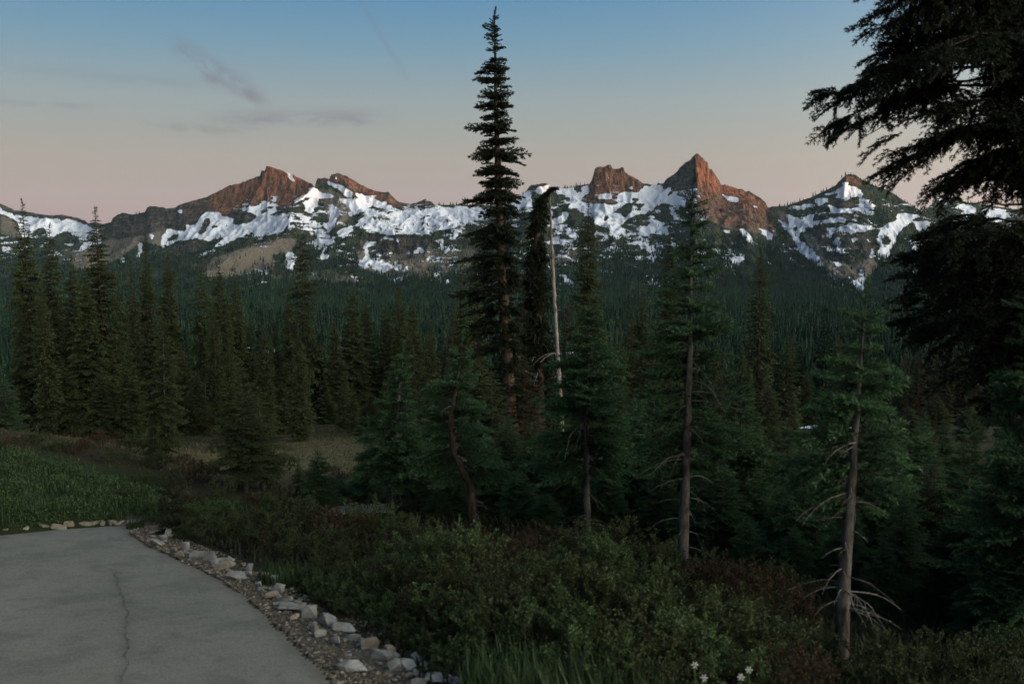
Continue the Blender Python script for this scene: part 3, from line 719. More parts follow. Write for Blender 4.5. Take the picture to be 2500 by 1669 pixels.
tag(ho, kind="structure")
# ------------------------------------------------------------------ foliage building blocks
def perp_frame(d):
    """two unit vectors across each direction d (n,3)"""
    ref = np.where(np.abs(d[:, 2:3]) < 0.9, np.array([[0, 0, 1.0]]), np.array([[1.0, 0, 0]]))
    s = np.cross(d, ref); s /= np.linalg.norm(s, axis=1, keepdims=True) + 1e-9
    u = np.cross(s, d)
    return s, u

def unit(v):
    return v / (np.linalg.norm(v, axis=-1, keepdims=True) + 1e-9)

def needles(rng, P0, P1, n, nl, nw, spread=0.9, up=0.25, fwd=0.75):
    """n thin triangles on the segments P0->P1"""
    seg = P1 - P0; L = np.linalg.norm(seg, axis=1)
    pick = rng.choice(len(L), n, p=L / L.sum())
    t = rng.random(n)[:, None]
    base = P0[pick] + seg[pick] * t
    d = unit(seg[pick]); s, u = perp_frame(d)
    a = rng.random(n) * 2 * PI
    rad_ = s * np.cos(a)[:, None] + u * (np.sin(a)[:, None] * 0.75 + up)
    dirn = unit(d * fwd * (0.6 + 0.8 * rng.random((n, 1))) + rad_ * spread)
    ln = nl * (0.7 + 0.6 * rng.random((n, 1)))
    side = unit(np.cross(dirn, rng.normal(size=(n, 3)))) * nw * 0.5
    V = np.stack([base - side, base + side, base + dirn * ln], 1).reshape(-1, 3)
    return V

def spray_segs(rng, L, gap, ang0=55, tw=0.45, droop=0.10, sub=True, curl=0.0):
    """a flat bough of length L along +X: axis plus side twigs. returns segments"""
    P0, P1 = [], []
    n = 6
    xs = np.linspace(0, L, n + 1)
    az_ = -droop * xs ** 2 / L + curl * (xs / L) ** 3 * L
    ay = L * 0.03 * np.cumsum(rng.normal(size=n + 1)) * (xs / L)
    ax = np.stack([xs, ay, az_], 1)
    P0 += list(ax[:-1]); P1 += list(ax[1:])
    x = gap * 1.2; side = 1
    while x < L * 0.97:
        f = x / L
        b = np.array([x, np.interp(x, xs, ay), np.interp(x, xs, az_)])
        for sd_ in ((side,) if rng.random() < 0.35 else (1, -1)):
            tl = L * tw * (1 - f) ** 0.75 * (0.75 + 0.5 * rng.random()) * min(1, 0.35 + f * 3) + gap * 0.4
            a = math.radians(ang0 - 12 * f + rng.normal() * 7)
            d = np.array([math.cos(a), sd_ * math.sin(a), rng.normal() * 0.10])
            mid = b + d * tl * 0.55
            d2 = unit(d + np.array([0.28, 0, -droop * 1.2 + rng.normal() * 0.06]))
            e = mid + d2 * tl * 0.45
            P0 += [b, mid]; P1 += [mid, e]
            if sub and tl > gap * 2.2:
                k = int(tl / (gap * 1.15))
                for j in range(1, k + 1):
                    q = b + (mid - b) * min(1, j / (k + 1) / 0.55) if j / (k + 1) < 0.55 else mid + (e - mid) * ((j / (k + 1) - 0.55) / 0.45)
                    s2 = 1 if (j % 2) else -1
                    a2 = a * sd_ + s2 * math.radians(48)
                    d3 = np.array([math.cos(a2), math.sin(a2), rng.normal() * 0.12 - droop * 0.5])
                    P0.append(q); P1.append(q + d3 * tl * 0.34 * (1 - j / (k + 2)) * (0.7 + 0.6 * rng.random()))
        x += gap * (0.8 + 0.4 * rng.random()); side = -side
    return np.array(P0), np.array(P1)

class Lib:
    """bough templates of several lengths: vertices (tris), tint per vertex, material index per tri"""
    def __init__(s, seed, lens, nvar, gap, per_m, nl, nw, **kw):
        rng = np.random.default_rng(seed)
        s.t = []
        wood = kw.pop('wood', True)
        nk = {k: kw.pop(k) for k in ('spread', 'up', 'fwd') if k in kw}
        for L in lens:
            vs = []
            for _ in range(nvar):
                P0, P1 = spray_segs(rng, L, gap, **kw)
                tot = np.linalg.norm(P1 - P0, axis=1).sum()
                V = needles(rng, P0, P1, max(8, int(tot * per_m)), nl, nw, **nk)
                m = len(V) // 3
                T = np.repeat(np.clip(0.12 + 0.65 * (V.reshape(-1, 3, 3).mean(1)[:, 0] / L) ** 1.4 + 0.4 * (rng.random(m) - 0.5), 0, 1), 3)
                if wood:
                    q0, q1 = P0[:6], P1[:6]
                    d = unit(q1 - q0); a_, b_ = perp_frame(d)
                    w0 = 0.012 * L * (1 - np.arange(6) / 7.0)[:, None]
                    Wv = []
                    for k, (aa, bb) in enumerate(((a_, b_), (b_, a_))):
                        Wv.append(np.stack([q0 - aa * w0, q0 + aa * w0, q1 + aa * w0 * .8], 1)); Wv.append(np.stack([q0 - aa * w0, q1 + aa * w0 * .8, q1 - aa * w0 * .8], 1))
                    Wv = np.concatenate(Wv).reshape(-1, 3)
                    V = np.concatenate([V, Wv]); T = np.concatenate([T, np.zeros(len(Wv))])
                    mi = np.concatenate([np.zeros(m, int), np.ones(len(Wv) // 3, int)])
                else:
                    mi = np.zeros(m, int)
                vs.append((V, T, mi))
            s.t.append((L, vs))
    def pick(s, rng, L):
        k = min(range(len(s.t)), key=lambda i: abs(s.t[i][0] - L))
        L0, vs = s.t[k]
        V, T, mi = vs[rng.integers(len(vs))]
        return V * (L / L0), T, mi

class Acc:
    def __init__(s): s.V, s.T, s.M = [], [], []
    def add(s, V, T, mi): s.V.append(V); s.T.append(T); s.M.append(mi)
    def mesh(s, name, mats):
        V = np.concatenate(s.V)
        return mesh_np(name, V, np.arange(len(V)).reshape(-1, 3), mats, {'tint': np.concatenate(s.T)}, np.concatenate(s.M))

def orient(V, base, azi, pit, roll=0.0):
    """bough along +X turned to azimuth azi and pitched up by pit"""
    cr, sr = math.cos(roll), math.sin(roll)
    y, z = V[:, 1] * cr - V[:, 2] * sr, V[:, 1] * sr + V[:, 2] * cr
    cp, sp = math.cos(pit), math.sin(pit)
    x, z = V[:, 0] * cp - z * sp, V[:, 0] * sp + z * cp
    ca, sa = math.cos(azi), math.sin(azi)
    return np.stack([x * ca - y * sa, x * sa + y * ca, z], 1) + base

def tube(path, radii, sides=8, rng=None, rough=0.0):
    """tapered tube along a path -> V, F(quads as tris)"""
    path = np.asarray(path, float); n = len(path)
    d = np.gradient(path, axis=0); d = unit(d)
    s, u = perp_frame(d)
    a = np.arange(sides) * 2 * PI / sides
    V = []
    for i in range(n):
        r = radii[i] * (1 + (rough * rng.normal(size=sides) if rng is not None else 0))
        r = np.broadcast_to(r, (sides,))
        V.append(path[i] + (s[i] * np.cos(a)[:, None] + u[i] * np.sin(a)[:, None]) * r[:, None])
    V = np.concatenate(V)
    F = []
    for i in range(n - 1):
        for j in range(sides):
            p, q = i * sides + j, i * sides + (j + 1) % sides
            F += [(p, q, q + sides), (p, q + sides, p + sides)]
    return V, np.array(F)

def foliage_mat(name, dark, light, transl=0.25, var=0.25, rough=0.65, nscale=0.9, namp=0.9, spec=0.25):
    m, N, out = new_mat(name)
    oi = N.n.new('ShaderNodeObjectInfo')
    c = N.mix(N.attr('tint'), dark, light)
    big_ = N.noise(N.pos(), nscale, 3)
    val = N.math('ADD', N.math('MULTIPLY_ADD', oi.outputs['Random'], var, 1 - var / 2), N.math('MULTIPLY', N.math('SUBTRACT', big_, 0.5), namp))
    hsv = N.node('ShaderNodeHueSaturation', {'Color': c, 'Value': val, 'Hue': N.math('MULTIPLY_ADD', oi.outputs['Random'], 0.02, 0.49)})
    p = N.node('ShaderNodeBsdfPrincipled', {'Base Color': hsv.outputs[0], 'Roughness': rough})
    p.inputs['Specular IOR Level'].default_value = spec
    t = N.node('ShaderNodeBsdfTranslucent', {'Color': hsv.outputs[0]})
    mx = N.node('ShaderNodeMixShader', {0: transl, 1: p.outputs[0], 2: t.outputs[0]})
    N.l.new(mx.outputs[0], out.inputs[0])
    return m

def bark_mat(name, a, b, c_):
    m, N, out = new_mat(name)
    n = N.noise(N.pos(1, 1, 0.25), 28.0, 5, 0.65); k = N.noise(N.pos(), 5.0, 3)
    col = N.mix(N.smooth(k, 0.45, 0.7), N.ramp(n, [(0.35, a), (0.55, b), (0.75, c_)]), N.mix(0.5, b, c_))
    principled(N, out, col, 0.95, 0.1, bump(N, n, 0.8, 0.02))
    return m

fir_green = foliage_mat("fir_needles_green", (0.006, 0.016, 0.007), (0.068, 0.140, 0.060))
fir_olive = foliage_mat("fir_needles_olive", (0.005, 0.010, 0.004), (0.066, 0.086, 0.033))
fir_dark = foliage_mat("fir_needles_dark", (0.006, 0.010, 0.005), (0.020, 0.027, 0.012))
fir_blue = foliage_mat("fir_needles_far", (0.005, 0.012, 0.008), (0.014, 0.028, 0.015), 0.0, 0.5, nscale=0.011, namp=3.2, spec=0.0)  # broad value noise paints in the light and dark of forest folds
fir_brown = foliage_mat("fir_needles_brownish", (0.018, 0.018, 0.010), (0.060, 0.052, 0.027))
bark_grey = bark_mat("bark_grey", (0.018, 0.017, 0.016), (0.058, 0.055, 0.051), (0.125, 0.118, 0.108))
bark_brown = bark_mat("bark_brown", (0.020, 0.015, 0.012), (0.050, 0.037, 0.028), (0.10, 0.075, 0.058))
bark_bleach = bark_mat("bark_bleached", (0.07, 0.065, 0.058), (0.18, 0.168, 0.15), (0.29, 0.27, 0.245))

LIB_NEAR = Lib(1, (0.30, 0.55, 0.85, 1.2, 1.6), 3, 0.062, 300, 0.030, 0.0085, tw=0.50, droop=0.10, curl=0.05)
LIB_MID = Lib(2, (0.4, 0.8, 1.3, 1.9), 4, 0.15, 75, 0.085, 0.034, tw=0.44, droop=0.16, curl=0.02, up=0.1)
LIB_MAIN = Lib(3, (0.4, 0.8, 1.3, 1.8), 4, 0.09, 190, 0.055, 0.020, tw=0.40, droop=0.14, curl=0.03, up=0.05)
LIB_HEM = Lib(4, (0.25, 0.4, 0.6), 5, 0.045, 300, 0.026, 0.0085, tw=0.46, droop=0.35, up=0.0)
LIB_FAR = Lib(5, (0.8, 1.6, 2.6), 3, 0.45, 11, 0.40, 0.17, tw=0.36, droop=0.22, sub=False, wood=False, up=0.0)

def trunk_path(H, lean=(0, 0), crook=None, n=16, rng=None, wob=0.004):
    z = np.linspace(0, 1, n)
    x = lean[0] * z ** 1.5; y = lean[1] * z ** 1.5
    if crook is not None:
        x = x + np.interp(z, [c[0] for c in crook], [c[1] for c in crook])
    if rng is not None:
        x = x + np.cumsum(rng.normal(size=n)) * wob * H * 0.3; y = y + np.cumsum(rng.normal(size=n)) * wob * H * 0.3
        x -= x[0]; y -= y[0]
    return np.stack([x, y, z * H], 1)

def conifer(seed, H, R, lib, fol, bark, cb=0.1, whorl=0.22, per=6, taper=1.0, top_up=0.7, low_pitch=-0.15, trunk_r=None, lean=(0, 0), crook=None,
            gap_p=0.05, rnd=0.3, shape=0.8, crown_mat2=None, clump=0.0, minlen=0.10, sides=8, dens_fn=None, tip=0.35, dup=1):
    """returns crown mesh, trunk mesh and the trunk's path. R: crown radius at its widest"""
    rng = np.random.default_rng(seed)
    tr = trunk_r or H * 0.0085
    path = trunk_path(H, lean, crook, 18, rng)
    zz = path[:, 2]
    def axis(z): return np.array([np.interp(z, zz, path[:, 0]), np.interp(z, zz, path[:, 1]), z])
    acc = Acc()
    z = H * cb
    phase = rng.random() * 6.28
    while z < H - 0.02:
        f = (z - H * cb) / (H * (1 - cb))           # 0 at the crown's foot, 1 at the tip
        prof = (1 - f) ** shape * min(1.0, 0.55 + f * 4.5)
        rr = max(minlen, R * prof * (1 + clump * math.sin(z * 5.1 + seed) + rng.normal() * 0.06))
        k = max(3, int(round(per * (0.55 + 0.45 * (1 - f)) + rng.normal() * 0.6)))
        for j in range(k):
            if rng.random() < gap_p: continue
            a = phase + j * 2 * PI / k + rng.normal() * 0.22
            L = rr * (1 - rnd * 0.5 + rnd * (rng.random() * 1.3 - 0.35))
            if rng.random() < 0.06: L *= 1.3
            if dens_fn is not None:
                q = dens_fn(z, a, rng)
                if q <= 0: continue
                L *= q
            pit = low_pitch + (top_up - low_pitch) * f ** 1.6 + rng.normal() * 0.09
            V, T, mi = lib.pick(rng, max(L, minlen))
            b = axis(z + rng.normal() * whorl * 0.15)
            acc.add(orient(V, b, a, pit, rng.normal() * 0.25), T, mi)
            for _q in range(dup - 1):
                V, T, mi = lib.pick(rng, max(L * rng.uniform(0.75, 0.97), minlen))
                acc.add(orient(V, b + np.array([0, 0, rng.uniform(-0.03, 0.03)]), a + rng.normal() * 0.09, pit + rng.normal() * 0.07, rng.normal() * 0.6), T, mi)
        phase += 0.9 + rng.random()
        z += whorl * (0.75 + 0.5 * rng.random()) * (1 - 0.45 * f)
    # leading shoot
    V, T, mi = lib.pick(rng, max(0.25, H * 0.035))
    acc.add(orient(V, axis(H * 0.985), 0, PI / 2 - 0.05) * 1.0, T, mi)
    crown = acc.mesh("crown", [fol, bark])
    rad_ = tr * (1 - zz / H) ** 0.85 + tr * 0.06
    rad_[0] *= 1.35
    tv, tf = tube(path - np.array([0, 0, 0.0]), rad_, sides, rng, 0.05)
    tv[:sides, 2] -= 0.4
    trunk = mesh_np("trunk", tv, tf, [bark], smooth=True)
    return crown, trunk, path

def dead_limb(rng, L, r, droop=0.5, twigs=4, side_sign=None):
    """bare drooping limb along +X as V, F"""
    n = 9
    x = np.linspace(0, 1, n)
    p = np.stack([L * x * (1 - 0.12 * x), np.cumsum(rng.normal(size=n)) * 0.02 * L, 0.10 * L * x - droop * L * x ** 2], 1)
    V, F = tube(p, r * (1 - 0.85 * x), 5)
    vs, fs, o = [V], [F], len(V)
    for i in range(twigs):
        t = 0.25 + 0.65 * rng.random(); b = np.array([np.interp(t, x, p[:, k]) for k in range(3)])
        l2 = L * 0.35 * (1.1 - t) * (0.6 + 0.8 * rng.random()); sg = rng.choice([-1, 1])
        q = np.stack([b + np.array([0.8 * l2 * s_, sg * 0.6 * l2 * s_, -droop * 0.7 * l2 * s_ ** 1.5]) for s_ in np.linspace(0, 1, 4)])
        v2, f2 = tube(q, r * 0.38 * (1 - 0.85 * np.linspace(0, 1, 4)), 4)
        vs.append(v2); fs.append(f2 + o); o += len(v2)
    return np.concatenate(vs), np.concatenate(fs)

def place_base(x, d):
    """foot of a tree seen at frame x, d metres ahead"""
    a = pt(x, 1000, d)
    return np.array([a[0], d, float(ground(a[0], d))])
# ------------------------------------------------------------------ forest far and middle
def far_tree_arrays(rng, n, tiers, pts):
    """unit conifers (height 1, radius 1) as jagged stacked skirts: n variants of (V, F)"""
    out_ = []
    for _ in range(n):
        V, F = [], []
        for t in range(tiers):
            f = t / tiers
            z0 = 0.06 + 0.94 * f; z1 = min(1.0, z0 + 1.7 / tiers * (1.0 - 0.3 * f))
            r = (1 - f) ** 0.85 * (0.85 + 0.3 * rng.random())
            o = len(V)
            cx_, cy_ = rng.normal(size=2) * 0.05
            V.append((cx_, cy_, z1))
            m = pts * 2
            for j in range(m):
                a = j * PI / pts + rng.normal() * 0.12 + t
                rr = r * ((1.0 + 0.25 * rng.normal()) if j % 2 == 0 else 0.68)
                V.append((rr * math.cos(a), rr * math.sin(a), z0 + (0 if j % 2 == 0 else 0.35 / tiers) - 0.04 * rng.random()))
            for j in range(m):
                F.append((o, o + 1 + j, o + 1 + (j + 1) % m))
        out_.append((np.array(V), np.array(F)))
    return out_

def forest_mesh(name, P, Hs, Rs, variants, rng, mat):
    Vs, Fs, Ts, off = [], [], [], 0
    which = rng.integers(len(variants), size=len(P))
    for k, (V, F) in enumerate(variants):
        I = np.where(which == k)[0]
        if not len(I): continue
        a = rng.random(len(I)) * 6.28
        c, s = np.cos(a)[:, None], np.sin(a)[:, None]
        lx, ly = rng.normal(size=(2, len(I), 1)) * 0.02
        x = (V[None, :, 0] * c - V[None, :, 1] * s) * Rs[I, None] + P[I, 0, None] + lx * V[None, :, 2] * Hs[I, None]
        y = (V[None, :, 0] * s + V[None, :, 1] * c) * Rs[I, None] + P[I, 1, None] + ly * V[None, :, 2] * Hs[I, None]
        z = V[None, :, 2] * Hs[I, None] + P[I, 2, None]
        Vs.append(np.stack([x, y, z], -1).reshape(-1, 3))
        Fs.append((F[None] + (np.arange(len(I)) * len(V))[:, None, None] + off).reshape(-1, 3))
        Ts.append(np.repeat(rng.random(len(I)), len(V)))
        off += len(I) * len(V)
    return mesh_np(name, np.concatenate(Vs), np.concatenate(Fs), [mat], {'tint': np.concatenate(Ts)})

rng = np.random.default_rng(77)
# --- wood over the valley floor and the lower slopes
cell = []
for y0, y1, sp in ((180, 420, 6.5), (420, 900, 8.5), (900, 1600, 11.0), (1600, 2250, 14.0)):
    w = 0.60
    area = (y1 - y0) * (y0 + y1) / 2 * 2 * w
    n = int(area / sp ** 2)
    y = np.sqrt(rng.random(n) * (y1 ** 2 - y0 ** 2) + y0 ** 2)
    x = (rng.random(n) * 2 - 1) * w * y
    cell.append(np.stack([x, y], 1))
FP = np.concatenate(cell)
z = ground(FP[:, 0], FP[:, 1])
dens = fbm(FP[:, 0] / 55, FP[:, 1] / 90, 3, 21)
keepf = dens > -0.24 - 0.6 * (rng.random(len(FP)) < 0.12)
# small snowy clearings in the wood
CLEAR = [(20, 710, 1150, 45, 16), (640, 755, 800, 24, 9), (1400, 770, 760, 16, 8), (1380, 780, 700, 14, 8), (1530, 778, 720, 9, 6), (860, 800, 650, 10, 7)]
clear_c = []
for cx_, cy_, dd, ra, rb in CLEAR:
    q = pt(cx_, cy_, dd)
    clear_c.append((q[0], dd, ra, rb))
    keepf &= ~((((FP[:, 0] - q[0]) / ra) ** 2 + ((FP[:, 1] - dd + rb * 2) / (rb * 3)) ** 2) < 1)
FP = FP[keepf]; z = z[keepf]
P3 = np.stack([FP[:, 0], FP[:, 1], z - 0.5], 1)
Hs = (11 + 9 * rng.random(len(P3)) ** 1.3) * (1 + 0.25 * fbm(FP[:, 0] / 80, FP[:, 1] / 80, 2, 22))
Hs *= np.interp(FP[:, 1], [180, 420, 1500], [0.7, 0.9, 1.05]) * (1 + 0.45 * fbm(FP[:, 0] / 30, FP[:, 1] / 45, 2, 23))
Rs = Hs * (0.15 + 0.06 * rng.random(len(P3)))
nearm = FP[:, 1] < 520
VA = far_tree_arrays(rng, 8, 9, 6); VB = far_tree_arrays(rng, 8, 5, 4); VC = far_tree_arrays(rng, 6, 3, 3)
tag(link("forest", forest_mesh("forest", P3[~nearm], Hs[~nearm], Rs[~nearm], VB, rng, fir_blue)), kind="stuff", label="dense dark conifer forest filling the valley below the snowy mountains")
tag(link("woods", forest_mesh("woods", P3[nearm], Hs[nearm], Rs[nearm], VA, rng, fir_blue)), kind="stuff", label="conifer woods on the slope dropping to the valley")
# --- scattered trees and groves on the mountain sides
n = 120000
ii = rng.integers(2, nr_ - 3, n); jj = rng.integers(2, nx_ - 3, n)
fu, fv = rng.random(n), rng.random(n)
bil = lambda a: a[ii, jj] * (1 - fu) * (1 - fv) + a[ii + 1, jj] * fu * (1 - fv) + a[ii, jj + 1] * (1 - fu) * fv + a[ii + 1, jj + 1] * fu * fv
qx, qy, qz = bil(MX), bil(MY), bil(mz)
sx_, sy_ = proj(np.stack([qx, qy, qz], -1))
es, er, ec, ek = bil(aS), bil(aR), bil(aC), bil(aK)
pn = fbm(qx / 75, qy / 150, 4, 24)
hmask = sstep(sy_, 520, 705)                       # thicker lower down
prob = (0.30 + 1.1 * hmask) * sstep(pn, 0.16 - 0.70 * hmask, 0.26 - 0.62 * hmask) * 1.3
prob *= (1 - np.clip(er * 1.3, 0, 1)) * (1 - 0.97 * np.clip(ec * 2.2, 0, 1)) * (1 - 0.9 * np.clip(ek, 0, 1)) * (1 - 0.93 * sstep(es, 0.35, 0.8))
ridge = (sx_ > 1880) & (rng.random(n) < 0.35) & (es < 0.5) & (ii > nr_ * 0.5)
ok = ((rng.random(n) < prob) | (ridge & (er < .4) & (ek < .4) & (ec < .25))) & (sx_ > -60) & (sx_ < 2560)
MP = np.stack([qx, qy, qz - 0.8], 1)[ok]
mh = (9 + 10 * rng.random(len(MP))) * (0.62 + 0.5 * hmask[ok])
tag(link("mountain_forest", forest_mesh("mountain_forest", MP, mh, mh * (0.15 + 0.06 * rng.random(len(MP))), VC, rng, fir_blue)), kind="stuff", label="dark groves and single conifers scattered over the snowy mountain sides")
# little trees along the saddle's skyline
sk = []
for x0, x1, n in ((1070, 1290, 46), (1360, 1440, 16), (330, 356, 7), (1880, 2240, 60), (2300, 2500, 30)):
    for x in rng.uniform(x0, x1, n):
        y = np.interp(x, [p[0] for p in SKYL], [p[1] for p in SKYL])
        q = pt(x, y, float(rsky(x)) - 6); sk.append((q[0], q[1], q[2] - 3))
sk = np.array(sk); sh = 9 + 9 * rng.random(len(sk))
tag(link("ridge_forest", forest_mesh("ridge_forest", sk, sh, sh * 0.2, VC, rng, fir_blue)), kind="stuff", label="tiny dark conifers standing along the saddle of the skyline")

# --- snow lying in clearings
snm, N, out = new_mat("old_snow")
principled(N, out, N.ramp(N.noise(N.pos(), 0.4, 4), [(0.3, (0.62, 0.67, 0.78)), (0.7, (0.80, 0.83, 0.90))]), 0.8, 0.2)
def snow_patch(x, y, d, ra, rb, seed, label, lift=0.12):
    q = pt(x, y, d)
    g = np.linspace(-1.25, 1.25, 26)
    U, Vv = np.meshgrid(g, g)
    X_ = q[0] + U * ra; Y_ = q[1] + Vv * rb
    r = np.hypot(U, Vv) * (1 + 0.35 * fbm(U * 1.7 + seed, Vv * 1.7, 3, seed))
    Z_ = ground(X_, Y_) + np.clip(1 - r, -0.3, 1) * lift * 2.2
    F = grid_faces(26, 26)
    F = F[(r.ravel()[F] < 1.15).all(1)]
    us = np.unique(F); rm = -np.ones(U.size, int); rm[us] = np.arange(len(us))
    o = link("snow_patch", mesh_np("snow_patch", np.stack([X_, Y_, Z_], -1).reshape(-1, 3)[us], rm[F], [snm], smooth=True))
    tag(o, kind="structure", label=label)
for k, (cx_, dd, ra, rb) in enumerate(clear_c):
    q = proj(np.array([cx_, dd, float(ground(cx_, dd))]))
    snow_patch(q[0], q[1], dd, ra, rb, k + 3, "old snow in a clearing of the valley forest", 0.8)

# ------------------------------------------------------------------ standing trees
def add_tree(name, base, rotz, crown, trunk, label, cat="fir tree", group=None, scale=(1, 1, 1), extra=()):
    e = empty(name, tuple(base), label, cat, group)
    e.rotation_euler = (0, 0, rotz); e.scale = scale
    link("crown", crown, e); link("trunk", trunk, e)
    for nm, me, loc, rot, sc in extra:
        o = link(nm, me, e, loc); o.rotation_euler = rot; o.scale = (sc, sc, sc)
    return e

def dims(x, ytop, d):
    b = place_base(x, d)
    t = pt(x, ytop, d)
    return b, t[2] - b[2], d / FPX

# kinds of mid-distance fir, unit models of about 9 m
KIND = {}
def kind(k, seed, H, R, **kw):
    kw.setdefault('lib', LIB_MID); kw.setdefault('fol', fir_olive); kw.setdefault('bark', bark_brown)
    c_, t_, p_ = conifer(seed, H, R, kw.pop('lib'), kw.pop('fol'), kw.pop('bark'), **kw)
    KIND.setdefault(k, []).append((c_, t_, H, R))
for s_ in range(4):
    kind('dense', 100 + s_, 9.0, 1.05, cb=0.03, whorl=0.17, per=8, shape=0.62, low_pitch=-0.35, top_up=0.35, clump=0.10, rnd=0.5, gap_p=0.04)
for s_ in range(3):
    kind('slim', 120 + s_, 9.0, 0.72, cb=0.04, whorl=0.17, per=7, shape=0.55, low_pitch=-0.45, top_up=0.25, clump=0.12, rnd=0.55, gap_p=0.06)
for s_ in range(2):
    kind('broad', 140 + s_, 9.0, 1.9, cb=0.02, whorl=0.22, per=9, shape=0.72, low_pitch=-0.15, top_up=0.6, clump=0.06, rnd=0.45)
for s_ in range(2):
    kind('gappy', 150 + s_, 9.0, 1.05, cb=0.30, whorl=0.24, per=7, shape=0.6, low_pitch=-0.4, top_up=0.3, clump=0.2, rnd=0.6, gap_p=0.15)
for s_ in range(3):
    kind('sapling', 160 + s_, 3.5, 0.62, cb=0.03, whorl=0.13, per=6, shape=0.75, low_pitch=0.0, top_up=0.6, rnd=0.45)
for s_ in range(2):
    kind('brown', 170 + s_, 9.0, 0.8, fol=fir_brown, cb=0.05, whorl=0.2, per=6, shape=0.5, low_pitch=-0.4, top_up=0.3, clump=0.15, rnd=0.6, gap_p=0.08)
for s_ in range(4):
    kind('youngfir', 180 + s_, 3.6, 1.05, lib=LIB_NEAR, fol=fir_green, bark=bark_grey, cb=0.04, whorl=0.15, per=9, shape=0.68, low_pitch=-0.15, top_up=0.6, rnd=0.6, trunk_r=0.05, minlen=0.16)
for s_ in range(2):
    kind('oldyoung', 190 + s_, 3.4, 0.75, lib=LIB_NEAR, fol=fir_olive, bark=bark_grey, cb=0.13, whorl=0.13, per=8, shape=0.6, low_pitch=-0.25, top_up=0.5, rnd=0.6, trunk_r=0.045, minlen=0.16)

ORD = ["first", "second", "third", "fourth", "fifth", "sixth", "seventh", "eighth", "ninth", "tenth", "eleventh", "twelfth", "thirteenth", "fourteenth", "fifteenth", "sixteenth",
       "seventeenth", "eighteenth", "nineteenth", "twentieth", "twenty-first", "twenty-second", "twenty-third", "twenty-fourth", "twenty-fifth", "twenty-sixth"]
GL = "firs standing below the grassy bank"
GC = "firs in the middle distance before the valley"
GR = "firs beyond the tall front trees"
